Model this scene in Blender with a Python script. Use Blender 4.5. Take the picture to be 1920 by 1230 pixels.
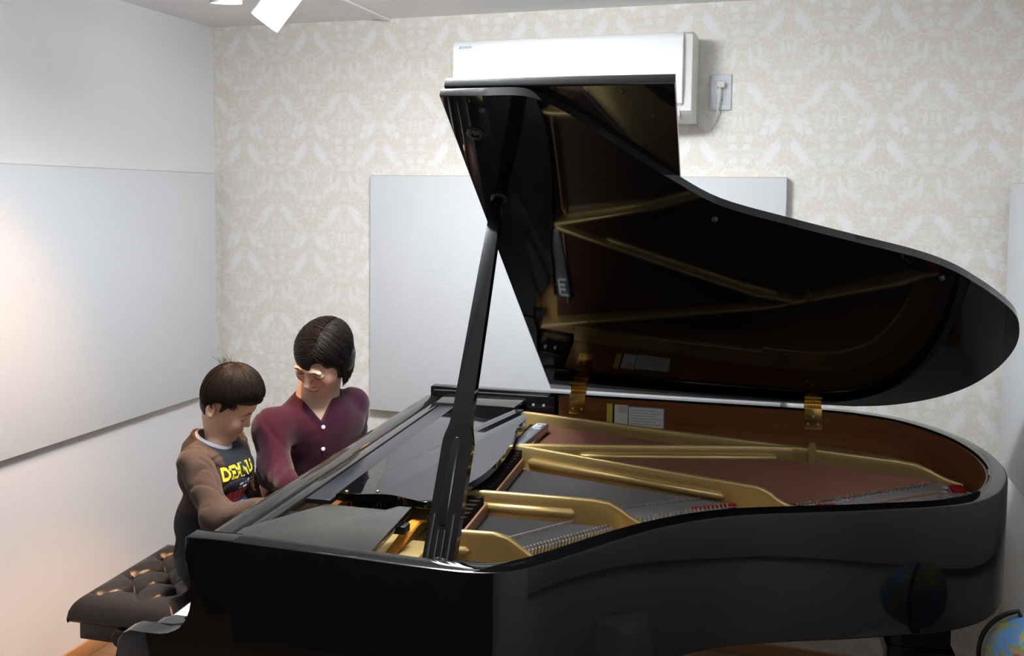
import bpy, bmesh, math, random
import numpy as np
from mathutils import Vector, Matrix
from mathutils.bvhtree import BVHTree

random.seed(7); rng = np.random.default_rng(7)
for o in list(bpy.data.objects): bpy.data.objects.remove(o, do_unlink=True)
SC = bpy.context.scene
COL = SC.collection
PI = math.pi

# ------------------------------------------------------------------ camera
FPX = 1710.3
cam_d = bpy.data.cameras.new('camera'); cam = bpy.data.objects.new('camera', cam_d); COL.objects.link(cam)
yaw, pitch, roll = -.2304, -.0588, -.0121
fwd = Vector((math.sin(yaw)*math.cos(pitch), math.cos(yaw)*math.cos(pitch), math.sin(pitch)))
rgt = Vector((math.cos(yaw), -math.sin(yaw), 0)); dwn = fwd.cross(rgt)
r2 = rgt*math.cos(roll) + dwn*math.sin(roll); d2 = dwn*math.cos(roll) - rgt*math.sin(roll)
cam.matrix_world = Matrix(((r2.x, -d2.x, -fwd.x, .9984), (r2.y, -d2.y, -fwd.y, -1.5105), (r2.z, -d2.z, -fwd.z, 1.6503), (0, 0, 0, 1)))
cam_d.sensor_fit = 'HORIZONTAL'; cam_d.sensor_width = 36; cam_d.lens = 36*FPX/1920
cam_d.shift_x = (960-971.9)/1920; cam_d.shift_y = (471.24-615)/1920
cam_d.clip_start = .05
SC.camera = cam
SC.view_settings.view_transform = 'Standard'; SC.view_settings.look = 'None'
SC.view_settings.gamma = 1; SC.view_settings.use_curve_mapping = False
SC.view_settings.exposure = 0.40
w = bpy.data.worlds.new('world'); SC.world = w; w.use_nodes = True
w.node_tree.nodes['Background'].inputs[0].default_value = (.5, .52, .55, 1)
w.node_tree.nodes['Background'].inputs[1].default_value = .0

# light strengths (the lamps themselves are built further down, with their fixtures)
CEILING_LAMP = 61.0      # emission of the round ceiling lamp's diffuser
SPOT_A_W, SPOT_B_W = 36.0, 80.0
FILL_LAMP = 4.0   # second lamp nearer the camera, dim, added for fill light

# ------------------------------------------------------------------ room frame (the piano stands a little askew in the room)
PHI = -.0701
ROOM = Matrix.Rotation(PHI, 4, 'Z')
WB, WL, WR, WF, H = 1.8986, -1.2922, 1.782, -2.0, 2.350
def rm(a, b, z): return ROOM @ Vector((a, b, z))

# ------------------------------------------------------------------ materials
def mat(name, col, rough=.5, metal=0., spec=.5, **k):
    m = bpy.data.materials.new(name); m.use_nodes = True
    b = m.node_tree.nodes['Principled BSDF']
    b.inputs['Base Color'].default_value = (*col, 1); b.inputs['Roughness'].default_value = rough
    b.inputs['Metallic'].default_value = metal; b.inputs['Specular IOR Level'].default_value = spec
    for kk, v in k.items():
        b.inputs[kk.replace('_', ' ')].default_value = v
    return m
class NT:
    def __init__(s, m): s.t = m.node_tree; s.n = s.t.nodes; s.l = s.t.links; s.b = s.n['Principled BSDF']
    def new(s, t, **k):
        n = s.n.new(t)
        for a, v in k.items(): setattr(n, a, v)
        return n
    def put(s, sock, v):
        if hasattr(v, 'is_output'): s.l.new(v, sock)
        else: sock.default_value = v
    def m(s, op, a, b=None, c=None, clamp=False):
        n = s.n.new('ShaderNodeMath'); n.operation = op; n.use_clamp = clamp
        s.put(n.inputs[0], a)
        if b is not None: s.put(n.inputs[1], b)
        if c is not None: s.put(n.inputs[2], c)
        return n.outputs[0]
    def noise(s, vec, scale, detail=2, rough=.5, dist=0):
        n = s.n.new('ShaderNodeTexNoise'); s.l.new(vec, n.inputs['Vector'])
        n.inputs['Scale'].default_value = scale; n.inputs['Detail'].default_value = detail
        n.inputs['Roughness'].default_value = rough; n.inputs['Distortion'].default_value = dist
        return n.outputs['Fac']
    def coord(s, which='Object'): return s.n.new('ShaderNodeTexCoord').outputs[which]
    def ramp(s, fac, stops):
        n = s.n.new('ShaderNodeValToRGB'); s.l.new(fac, n.inputs[0]); e = n.color_ramp.elements
        while len(e) < len(stops): e.new(.5)
        for el, (p, c) in zip(e, stops): el.position = p; el.color = (*c, 1)
        return n.outputs[0]
    def mix(s, f, a, b):
        n = s.n.new('ShaderNodeMix'); n.data_type = 'RGBA'; s.put(n.inputs[0], f)
        for i, v in ((6, a), (7, b)):
            if hasattr(v, 'is_output'): s.l.new(v, n.inputs[i])
            else: n.inputs[i].default_value = (*v, 1)
        return n.outputs[2]
    def bump(s, h, strength=.3, dist=.01):
        n = s.n.new('ShaderNodeBump'); s.l.new(h, n.inputs['Height']); n.inputs['Strength'].default_value = strength
        n.inputs['Distance'].default_value = dist; s.l.new(n.outputs[0], s.b.inputs['Normal'])
    def scalev(s, vec, v):
        n = s.n.new('ShaderNodeMapping'); s.l.new(vec, n.inputs[0]); n.inputs['Scale'].default_value = v; return n.outputs[0]

def plaster(name, col, sc=180, st=.08):
    m = mat(name, col, .85); t = NT(m); c = t.coord()
    t.bump(t.noise(c, sc, 3), st, .004); return m
def fabric(name, col, sc=420, st=.25, rough=.95):
    m = mat(name, col, rough, spec=.2); t = NT(m); c = t.coord()
    w1 = t.noise(t.scalev(c, (1, 1, .08)), sc, 2); w2 = t.noise(t.scalev(c, (.08, .08, 1)), sc, 2)
    h = t.m('ADD', w1, w2); t.bump(h, st, .002)
    n = t.noise(c, 3.0, 3)
    t.l.new(t.mix(t.m('MULTIPLY', t.m('ADD', w1, w2), .5), tuple(x*.95 for x in col), tuple(min(1, x*1.04) for x in col)), t.b.inputs['Base Color'])
    return m
def speckle_ceiling():
    m = mat('ceiling board', (.74, .74, .745), .9); t = NT(m); c = t.coord()
    n = t.noise(c, 90, 3, .6); v = t.m('GREATER_THAN', n, .62)
    t.l.new(t.mix(t.m('MULTIPLY', v, .5), (.90, .90, .91), (.74, .735, .74)), t.b.inputs['Base Color']); t.bump(n, .25, .004)
    return m
def wood(name, c1, c2, scale=(3, 60, 60), rough=.35, ax=None):
    m = mat(name, c1, rough); t = NT(m); c = t.scalev(t.coord(), scale)
    n = t.noise(c, 1.0, 6, .6, 1.0)
    t.l.new(t.ramp(n, [(.3, c1), (.7, c2)]), t.b.inputs['Base Color']); t.bump(n, .05, .002); return m
def floor_mat():
    m = mat('wood floor', (.3, .16, .08), .35); t = NT(m); c = t.coord()
    br = t.new('ShaderNodeTexBrick'); t.l.new(c, br.inputs[0])
    br.inputs['Scale'].default_value = 1; br.inputs['Brick Width'].default_value = .9; br.inputs['Row Height'].default_value = .09
    br.inputs['Mortar Size'].default_value = .0015; br.inputs['Color1'].default_value = (.26, .17, .11, 1); br.inputs['Color2'].default_value = (.21, .135, .085, 1)
    br.inputs['Mortar'].default_value = (.09, .05, .03, 1)
    n = t.noise(t.scalev(c, (4, 60, 1)), 1, 5, .6)
    t.l.new(t.mix(t.m('MULTIPLY', n, .5), br.outputs[0], (.15, .095, .06)), t.b.inputs['Base Color']); return m
def damask():
    """Tone-on-tone damask wallpaper: mirrored columns, half-drop rows, pairs of white birds over a beige leaf ground."""
    m = mat('damask wallpaper', (.8, .75, .66), .75); t = NT(m); M_ = t.m
    sep = t.new('ShaderNodeSeparateXYZ'); t.l.new(t.coord(), sep.inputs[0]); ax, az = sep.outputs[0], sep.outputs[2]
    P, V = .312, .453
    X = M_('DIVIDE', M_('SUBTRACT', ax, -1.143), P)
    mA = M_('MULTIPLY', M_('ABSOLUTE', M_('SUBTRACT', M_('FRACT', M_('ADD', X, .5)), .5)), P)
    mB = M_('SUBTRACT', P/2, mA)
    def row(off):        # height below the row, wrapped
        return M_('SUBTRACT', M_('MULTIPLY', M_('FRACT', M_('DIVIDE', M_('ADD', M_('SUBTRACT', 2.27-off, az), V*.5), V)), V), V*.5)
    warp = t.new('ShaderNodeCombineXYZ'); y0 = M_('MULTIPLY', M_('FRACT', M_('DIVIDE', M_('SUBTRACT', 2.27, az), V)), V)
    t.l.new(mA, warp.inputs[0]); t.l.new(y0, warp.inputs[1]); wv = warp.outputs[0]
    jag = M_('MULTIPLY', M_('SUBTRACT', t.noise(wv, 80, 3, .65), .5), 2.6)
    masks = []
    def ell(mx, off, dx, ra, rb, deg=0, mirror=True):
        yy = row(off); u = M_('SUBTRACT', mx, dx)
        c, s = math.cos(math.radians(deg)), math.sin(math.radians(deg))
        p = M_('ADD', M_('MULTIPLY', u, c/ra), M_('MULTIPLY', yy, s/ra)); q = M_('SUBTRACT', M_('MULTIPLY', yy, c/rb), M_('MULTIPLY', u, s/rb))
        d = M_('SUBTRACT', M_('SQRT', M_('ADD', M_('MULTIPLY', p, p), M_('MULTIPLY', q, q))), 1)
        d = M_('ADD', d, jag); masks.append(M_('SUBTRACT', .5, M_('MULTIPLY', d, 2.2), clamp=True))
    # (column, row offset below the first row, distance from the column axis, half width, half height, tilt)
    for mx, off in ((mA, 0.), (mB, .247)):
        ell(mx, off, .049, .0175, .046, -32); ell(mx, off-.02, .028, .010, .024, -15); ell(mx, off+.035, .085, .02, .010, 30)
        ell(mx, off+.092, .020, .009, .022); ell(mx, off+.10, .094, .008, .028); ell(mx, off+.085, 0, .007, .015)
        ell(mx, off+.055, .014, .018, .004, 45)
    ell(mA, .352, .036, .014, .036, -24); ell(mA, .345, .060, .022, .010, 10); ell(mA, .378, .075, .012, .018, -30)
    ell(mB, .12, .030, .009, .036, -10); ell(mB, .135, .055, .018, .010, 20)
    ell(mB, .025, .021, .013, .013); ell(mA, .15, .076, .016, .013); ell(mA, .178, .035, .014, .016); ell(mA, .23, .017, .013, .014)
    ell(mB, .40, .030, .016, .013); ell(mB, .43, .022, .014, .013); ell(mB, .295, .105, .016, .013)
    big = (0, 1, 7, 8, 14, 15, 16)
    g = None
    for i_, k in enumerate(masks):
        k = M_('MULTIPLY', k, .88 if i_ in big else .70); g = k if g is None else M_('MAXIMUM', g, k)
    def step(f, th, sh): return M_('MULTIPLY', M_('SUBTRACT', f, th), sh, clamp=True)
    leaf = t.noise(wv, 46, 4, .62, 1.0); fine = t.noise(wv, 120, 2, .6, .5)
    gap = step(leaf, .50, 14); lines = M_('SUBTRACT', 1, M_('MULTIPLY', M_('ABSOLUTE', M_('SUBTRACT', t.noise(wv, 62, 2, .5, 2.0), .5)), 22), clamp=True)
    wt = M_('MAXIMUM', M_('MULTIPLY', gap, .55), M_('MULTIPLY', lines, .85)); wt = M_('MAXIMUM', wt, g)
    wt = M_('ADD', wt, M_('MULTIPLY', M_('SUBTRACT', fine, .5), .5), clamp=True)
    t.l.new(t.mix(wt, (.795, .745, .645), (.92, .915, .91)), t.b.inputs['Base Color'])
    t.bump(wt, .12, .002); return m

M = {}
M['white_wall'] = plaster('white wall', (.78, .78, .785)); M['front_wall'] = plaster('dark brown wall', (.075, .065, .058))
M['paper'] = damask()
M['ceiling'] = speckle_ceiling(); M['ceiling_smooth'] = plaster('smooth ceiling', (.91, .91, .92), 300, .05)
M['floor'] = floor_mat()
M['panel'] = fabric('acoustic fabric', (.69, .705, .725))
M['panel_edge'] = mat('panel edge', (.52, .50, .46), .6)
M['baseboard'] = wood('orange wood', (.40, .20, .085), (.52, .28, .13), (3, 3, 60), .4)
def gloss(name, dust=0., rough=.035):
    m = mat(name, (.0045, .0045, .0055), rough, spec=.5); t = NT(m); c = t.coord()
    n = t.noise(c, 7, 5, .65); sp = t.m('GREATER_THAN', t.noise(c, 240, 1), .80)
    t.l.new(t.m('ADD', rough, t.m('MULTIPLY', t.m('SUBTRACT', n, .4, clamp=True), .10+dust*1.5)), t.b.inputs['Roughness'])
    if dust:
        f = t.m('ADD', t.m('MULTIPLY', n, dust), t.m('MULTIPLY', sp, dust*2))
        t.l.new(t.mix(f, (.0045, .0045, .0055), (.42, .40, .36)), t.b.inputs['Base Color'])
    return m
M['black'] = gloss('black polished lacquer')
M['black_dusty'] = gloss('dusty black lacquer', .10, .05)
M['black_satin'] = mat('satin black', (.008, .008, .009), .35)
M['lid'] = gloss('lid lacquer', .0, .03)
M['desk_strip'] = mat('slate strip', (.012, .014, .022), .25)
M['mahogany'] = wood('mahogany veneer', (.145, .046, .016), (.225, .078, .027), (2.5, 2.5, 70), .28)
M['gold'] = mat('gold painted iron', (.62, .45, .18), .34, .6)
M['gold_dark'] = mat('gold plate floor', (.42, .28, .11), .42, .4)
M['soundboard'] = wood('soundboard spruce', (.24, .13, .06), (.33, .19, .09), (2, 50, 2), .4)
M['brass'] = mat('brass', (.72, .50, .16), .25, 1.)
M['copper'] = mat('copper wound wire', (.17, .070, .045), .45, .7)
M['steel'] = mat('steel wire', (.16, .15, .15), .35, .9)
M['pin'] = mat('pin steel', (.55, .54, .53), .3, .5)
M['shelf_grey'] = mat('grey plate', (.06, .052, .048), .4, .3); M['red_felt'] = mat('red felt', (.35, .02, .02), .95, spec=.1)
M['orange_felt'] = mat('orange felt', (.62, .24, .03), .9, spec=.1)
M['dark_felt'] = mat('dark felt', (.018, .014, .012), .9, spec=.1)
M['tan_wood'] = wood('tan wood', (.20, .10, .05), (.28, .15, .08), (60, 3, 3), .5)
M['ivory'] = mat('white key top', (.88, .86, .80), .15)
M['ebony'] = mat('black key top', (.012, .011, .011), .25)
M['grey_metal'] = mat('grey metal', (.20, .21, .23), .3, .6)
M['white_paint'] = mat('white print', (.80, .82, .86), .5)
M['ac_white'] = mat('white plastic', (.90, .905, .91), .3)
M['ac_side'] = mat('warm white plastic', (.72, .71, .68), .45)
M['ac_dark'] = mat('dark slot', (.05, .05, .055), .5)
M['logo'] = mat('logo blue grey', (.30, .38, .52), .5)
M['outlet'] = mat('grey white plate', (.68, .70, .74), .35)
M['cord'] = mat('cream cord', (.78, .74, .66), .5)
M['can'] = mat('white lamp housing', (.62, .62, .63), .35)
M['paper_white'] = mat('paper label', (.74, .74, .72), .6)
M['paper_yellow'] = mat('yellow label', (.62, .50, .06), .6)
M['paper_grey'] = mat('grey label', (.16, .17, .19), .6)
M['paper_pink'] = mat('pale label', (.62, .50, .47), .6)
M['rubber'] = mat('rubber bumper', (.03, .03, .035), .5)
def leather():
    m = mat('dark brown leather', (.013, .0098, .0088), .36); t = NT(m); c = t.coord()
    v = t.new('ShaderNodeTexVoronoi'); t.l.new(c, v.inputs['Vector']); v.inputs['Scale'].default_value = 420
    t.bump(v.outputs['Distance'], .12, .002); return m
M['leather'] = leather()

# ------------------------------------------------------------------ mesh helpers
def wmat(o):
    return o.matrix_basis if o.parent is None else wmat(o.parent) @ o.matrix_parent_inverse @ o.matrix_basis
def attach(o, parent):      # parts are modelled in place, so keep them where they are
    o.parent = parent; o.matrix_parent_inverse = wmat(parent).inverted()
def mk(name, verts, faces, m=None, parent=None, smooth=None):
    me = bpy.data.meshes.new(name); me.from_pydata([tuple(v) for v in verts], [], [tuple(f) for f in faces]); me.update()
    if m is not None: me.materials.append(M[m] if isinstance(m, str) else m)
    o = bpy.data.objects.new(name, me); COL.objects.link(o)
    if parent is not None: attach(o, parent)
    if smooth is not None:
        if smooth >= 180: me.shade_smooth()
        else:
            me.shade_smooth(); me.set_sharp_from_angle(angle=math.radians(smooth))
    return o
def bmobj(name, bm, m=None, parent=None, smooth=40):
    bmesh.ops.recalc_face_normals(bm, faces=bm.faces)
    me = bpy.data.meshes.new(name); bm.to_mesh(me); bm.free()
    if m is not None: me.materials.append(M[m] if isinstance(m, str) else m)
    o = bpy.data.objects.new(name, me); COL.objects.link(o)
    if parent is not None: attach(o, parent)
    me.shade_smooth(); me.set_sharp_from_angle(angle=math.radians(smooth))
    return o
def addbox(bm, lo, hi, bev=0, seg=2, mx=None):
    vs = [bm.verts.new((x, y, z)) for x in (lo[0], hi[0]) for y in (lo[1], hi[1]) for z in (lo[2], hi[2])]
    fs = [bm.faces.new([vs[i] for i in f]) for f in ((0, 1, 3, 2), (4, 6, 7, 5), (0, 4, 5, 1), (2, 3, 7, 6), (0, 2, 6, 4), (1, 5, 7, 3))]
    if bev:
        es = list({e for f in fs for e in f.edges})
        r = bmesh.ops.bevel(bm, geom=es, offset=bev, segments=seg, affect='EDGES', profile=.5)
        vs = list({v for f in r['faces'] for v in f.verts} | {v for v in vs if v.is_valid})
    if mx is not None: bmesh.ops.transform(bm, matrix=mx, verts=[v for v in vs if v.is_valid])
    return vs
def box(name, lo, hi, m, parent=None, bev=.002, seg=2, mx=None):
    bm = bmesh.new(); addbox(bm, lo, hi, bev, seg, mx); return bmobj(name, bm, m, parent)
def addprism(bm, poly, place, t0, t1, bev=0):
    """extrude a 2-D polygon; place(u, v, t) -> xyz"""
    a = [bm.verts.new(place(u, v, t0)) for u, v in poly]; b = [bm.verts.new(place(u, v, t1)) for u, v in poly]
    n = len(poly); f1 = bm.faces.new(a); f2 = bm.faces.new(b[::-1])
    for i in range(n): bm.faces.new((a[i], b[i], b[(i+1) % n], a[(i+1) % n]))
    if bev:
        es = list(set(f1.edges) | set(f2.edges)); bmesh.ops.bevel(bm, geom=es, offset=bev, segments=3, affect='EDGES', profile=.5)
def prism(name, poly, place, t0, t1, m, parent=None, bev=0, smooth=40):
    bm = bmesh.new(); addprism(bm, poly, place, t0, t1, bev); return bmobj(name, bm, m, parent, smooth)
def frame_from(d):
    d = Vector(d).normalized(); a = Vector((0, 0, 1)) if abs(d.z) < .9 else Vector((1, 0, 0)); x = d.cross(a).normalized(); return x, d.cross(x)
def addtube(bm, pts, rad, n=8, cap=True):
    pts = [Vector(p) for p in pts]; rads = rad if hasattr(rad, '__len__') else [rad]*len(pts)
    rings = []; x = None
    for i, p in enumerate(pts):
        d = (pts[min(i+1, len(pts)-1)] - pts[max(i-1, 0)]).normalized()
        if x is None: x, y = frame_from(d)
        else: x = (x - d*x.dot(d)).normalized(); y = d.cross(x)
        rings.append([bm.verts.new(p + (x*math.cos(2*PI*k/n) + y*math.sin(2*PI*k/n))*rads[i]) for k in range(n)])
    for a, b in zip(rings, rings[1:]):
        for k in range(n): bm.faces.new((a[k], a[(k+1) % n], b[(k+1) % n], b[k]))
    if cap: bm.faces.new(rings[0][::-1]); bm.faces.new(rings[-1])
def tube(name, pts, rad, m, parent=None, n=8):
    bm = bmesh.new(); addtube(bm, pts, rad, n); return bmobj(name, bm, m, parent, 60)
def addlathe(bm, prof, n=32, mx=None, cap=True):
    rings = [[bm.verts.new((r*math.cos(2*PI*k/n), r*math.sin(2*PI*k/n), z)) for k in range(n)] for r, z in prof]
    for a, b in zip(rings, rings[1:]):
        for k in range(n): bm.faces.new((a[k], a[(k+1) % n], b[(k+1) % n], b[k]))
    if cap: bm.faces.new(rings[0][::-1]); bm.faces.new(rings[-1])
    if mx is not None: bmesh.ops.transform(bm, matrix=mx, verts=[v for r in rings for v in r])
def lathe(name, prof, m, parent=None, n=32, mx=None, cap=True, smooth=40):
    bm = bmesh.new(); addlathe(bm, prof, n, mx, cap); return bmobj(name, bm, m, parent, smooth)
def aim(loc, d):     # matrix whose local +Z looks along d
    x, y = frame_from(d); z = Vector(d).normalized()
    return Matrix(((x.x, y.x, z.x, loc[0]), (x.y, y.y, z.y, loc[1]), (x.z, y.z, z.z, loc[2]), (0, 0, 0, 1)))
def catmull(pts, per=8, closed=False):
    P = [np.array(p, float) for p in pts]; out = []; n = len(P)
    for i in range(n if closed else n-1):
        if closed: p0, p1, p2, p3 = P[i-1], P[i], P[(i+1) % n], P[(i+2) % n]
        else: p0, p1, p2, p3 = P[max(i-1, 0)], P[i], P[i+1], P[min(i+2, n-1)]
        for k in range(per):
            t = k/per; out.append(.5*((2*p1) + (p2-p0)*t + (2*p0-5*p1+4*p2-p3)*t*t + (3*p1-p0-3*p2+p3)*t**3))
    if not closed: out.append(P[-1])
    return out
def offset_path(pts, d):    # 2-D, to the left of travel
    out = []; n = len(pts)
    for i in range(n):
        a, b = np.array(pts[max(i-1, 0)]), np.array(pts[min(i+1, n-1)]); t = (b-a)/np.linalg.norm(b-a)
        out.append(np.array(pts[i]) + d*np.array([-t[1], t[0]]))
    return out
def thing(name, label, cat, loc=(0, 0, 0), group=None, rotz=0):
    o = bpy.data.objects.new(name, None); COL.objects.link(o); o.location = loc; o.rotation_euler = (0, 0, rotz); o.empty_display_size = .05
    o['label'] = label; o['category'] = cat
    if group: o['group'] = group
    return o
def tag(o, label, cat, group=None):
    o['label'] = label; o['category'] = cat
    if group: o['group'] = group
    return o
def struct(o): o['kind'] = 'structure'; return o
def stuff(o): o['kind'] = 'stuff'; return o
def textmesh(name, s, size, place, m, parent=None, bold=0., depth=.0006):
    """lettering as a thin mesh; place(u, v, t) maps the flat text (u right, v up, t out) into the scene"""
    cu = bpy.data.curves.new(name, 'FONT'); cu.body = s; cu.size = size; cu.extrude = depth/2; cu.offset = bold; cu.resolution_u = 3
    to = bpy.data.objects.new(name, cu); COL.objects.link(to); bpy.context.view_layer.update()
    me = bpy.data.meshes.new_from_object(to.evaluated_get(bpy.context.evaluated_depsgraph_get())); bpy.data.objects.remove(to)
    for v in me.vertices: v.co = place(v.co.x, v.co.y, v.co.z)
    me.materials.clear(); me.materials.append(M[m] if isinstance(m, str) else m)
    o = bpy.data.objects.new(name, me); COL.objects.link(o)
    if parent is not None: attach(o, parent)
    return o

# ================================================================== THE ROOM
def room_box(name, lo, hi, m, bev=0):
    bm = bmesh.new(); addbox(bm, lo, hi, bev); o = bmobj(name, bm, m); o.matrix_basis = ROOM.copy(); return o
T_ = .12
struct(room_box('floor', (WL-T_, WF-T_, -T_), (WR+T_, WB+T_, 0), 'floor'))
struct(room_box('wall_back', (WL-T_, WB, 0), (WR+T_, WB+T_, H), 'paper'))
struct(room_box('wall_left', (WL-T_, WF, 0), (WL, WB, H), 'white_wall'))
struct(room_box('wall_right', (WR, WF, 0), (WR+T_, WB, H), 'white_wall'))
struct(room_box('wall_front', (WL, WF-T_, 0), (WR, WF, H), 'front_wall'))
struct(room_box('ceiling', (WL-T_, WF-T_, H), (-.485, WB+T_, H+T_), 'ceiling'))
struct(room_box('ceiling', (-.485, WF-T_, H), (WR+T_, WB+T_, H+T_), 'ceiling_smooth'))
struct(room_box('trim_1', (-.50, WF, H-.010), (-.470, WB, H), 'ceiling_smooth', .003))
struct(room_box('baseboard_left', (WL, WF, 0), (WL+.012, WB, .055), 'baseboard', .002))
struct(room_box('baseboard_back', (WL+.012, WB-.012, 0), (WR, WB, .055), 'baseboard', .002))
struct(room_box('baseboard_right', (WR-.012, WF, 0), (WR, WB-.012, .055), 'baseboard', .002))

def acoustic_panel(label, lo, hi, face):
    """fabric board with a thin bevelled edge strip around it; face = which axis it looks along"""
    root = thing('acoustic_panel', label, 'wall panel', rm(*[(l+h)/2 for l, h in zip(lo, hi)][:2], lo[2]), 'fabric acoustic panels on the walls')
    o = room_box('fabric_face', lo, hi, 'panel', .004); attach(o, root)
    e = .003; bm = bmesh.new()
    ax, s = face
    for k in range(3):
        if k == ax: continue
        for side in (0, 1):
            l2, h2 = list(lo), list(hi)
            if side: l2[k] = hi[k]-.001; h2[k] = hi[k]+e
            else: h2[k] = lo[k]+.001; l2[k] = lo[k]-e
            if s > 0: h2[ax] = hi[ax]-.008
            else: l2[ax] = lo[ax]+.008
            addbox(bm, l2, h2)
    o = bmobj('edge_strip', bm, 'panel_edge'); o.matrix_basis = ROOM.copy(); attach(o, root)
    return root
acoustic_panel('wide pale grey fabric panel on the left wall behind the boy', (WL+.002, -1.5, .812), (WL+.04, 1.850, 1.735), (0, 1))
acoustic_panel('pale grey fabric panel on the damask wall behind the piano', (-.540, WB-.04, .790), (1.050, WB-.002, 1.730), (1, -1))
acoustic_panel('pale grey fabric panel at the right edge beside the piano tail', (WR-.037, -.2, .79), (WR-.002, 1.864, 1.712), (0, -1))

# ------------------------------------------------------------------ air conditioner
ac = thing('air_conditioner', 'white wall-mounted air conditioner above the open piano lid', 'air conditioner', rm(.30, WB-.1, 1.919))
def RP(a, b, z): return rm(a, b, z)
a0, a1, az0, az1 = -.127, .704, 1.922, 2.226; fb = WB-.205
prof = [(WB-.002, az0-.003), (WB-.002, az1-.012), (WB-.03, az1-.002), (fb+.05, az1-.004), (fb+.022, az1-.016), (fb+.018, az0+.03), (fb+.05, az0+.004), (fb+.09, az0-.003)]
prism('chassis', prof, lambda u, v, t: RP(t, u, v), a0-.004, a1+.031, 'ac_side', ac, .004)
fp = [(fb+.02, az1-.010), (fb+.008, az1-.018), (fb, az1-.034), (fb-.001, az0+.10), (fb+.004, az0+.055), (fb+.020, az0+.045), (fb+.03, az0+.05), (fb+.03, az1-.012)]
prism('front_panel', fp, lambda u, v, t: RP(t, u, v), a0, a1, 'ac_white', ac, .0035)
prism('louvre', [(fb+.012, az0+.042), (fb+.022, az0+.012), (fb+.05, az0-.001), (fb+.054, az0+.006), (fb+.028, az0+.02), (fb+.02, az0+.044)], lambda u, v, t: RP(t, u, v), a0+.02, a1-.01, 'ac_white', ac)
for i in range(9):
    x0 = a0+.10+i*.075
    bm = bmesh.new(); addbox(bm, (x0, fb+.052, az1-.0045), (x0+.066, WB-.035, az1-.0015), .0008)
    o = bmobj('intake_slat', bm, 'ac_side'); o.matrix_basis = ROOM.copy(); attach(o, ac)
bm = bmesh.new(); addbox(bm, (a1+.0285, WB-.06, 2.02), (a1+.034, WB-.04, 2.06), .002); o = bmobj('side_tab', bm, 'ac_side'); o.matrix_basis = ROOM.copy(); attach(o, ac)
textmesh('brand_mark', 'DAIKIN', .0125, lambda u, v, t: RP(-.0935+u*.95, fb-.0012-t, 2.1865+v), 'logo', ac, .0002)
mk('brand_triangle', [RP(-.104, fb-.0014, 2.1865), RP(-.095, fb-.0014, 2.1865), RP(-.0955, fb-.0014, 2.1965), RP(-.104, fb-.0006, 2.1865), RP(-.095, fb-.0006, 2.1865), RP(-.0955, fb-.0006, 2.1965)],
   [(0, 1, 2), (3, 5, 4), (0, 3, 4, 1), (1, 4, 5, 2), (2, 5, 3, 0)], 'logo', ac)

# ------------------------------------------------------------------ wall socket and its cord
so = thing('wall_socket', 'grey white wall socket plate with a plug beside the air conditioner', 'socket', rm(.814, WB, 1.968))
bm = bmesh.new(); addbox(bm, (.777, WB-.009, 1.968), (.852, WB-.0015, 2.096), .004, 3); o = bmobj('plate', bm, 'outlet'); o.matrix_basis = ROOM.copy(); attach(o, so)
bm = bmesh.new(); addbox(bm, (.797, WB-.0115, 1.990), (.832, WB-.008, 2.074), .0015); o = bmobj('insert', bm, 'outlet'); o.matrix_basis = ROOM.copy(); attach(o, so)
for dx in (-.006, .006):
    bm = bmesh.new(); addbox(bm, (.8145+dx-.001, WB-.0118, 2.001), (.8145+dx+.001, WB-.0112, 2.009)); o = bmobj('slot', bm, 'ac_dark'); o.matrix_basis = ROOM.copy(); attach(o, so)
bm = bmesh.new(); addbox(bm, (.790, WB-.0105, 1.981), (.834, WB-.0085, 1.985), .0008); o = bmobj('label_strip', bm, 'white_paint'); o.matrix_basis = ROOM.copy(); attach(o, so)
pc = thing('power_cord', 'cream power cord looping from the socket to the air conditioner', 'cord', rm(.815, WB-.02, 1.88))
bm = bmesh.new(); addbox(bm, (.802, WB-.036, 2.045), (.829, WB-.0115, 2.068), .005, 3); o = bmobj('plug', bm, 'cord'); o.matrix_basis = ROOM.copy(); attach(o, pc)
cp = catmull([(.813, WB-.032, 2.048), (.812, WB-.034, 2.02), (.809, WB-.03, 1.985), (.802, WB-.02, 1.945), (.786, WB-.010, 1.912), (.765, WB-.006, 1.897), (.748, WB-.006, 1.905), (.741, WB-.008, 1.915), (.739, WB-.012, 1.93)], 6)
tube('cord', [rm(*p) for p in cp], .0032, 'cord', pc)

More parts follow.
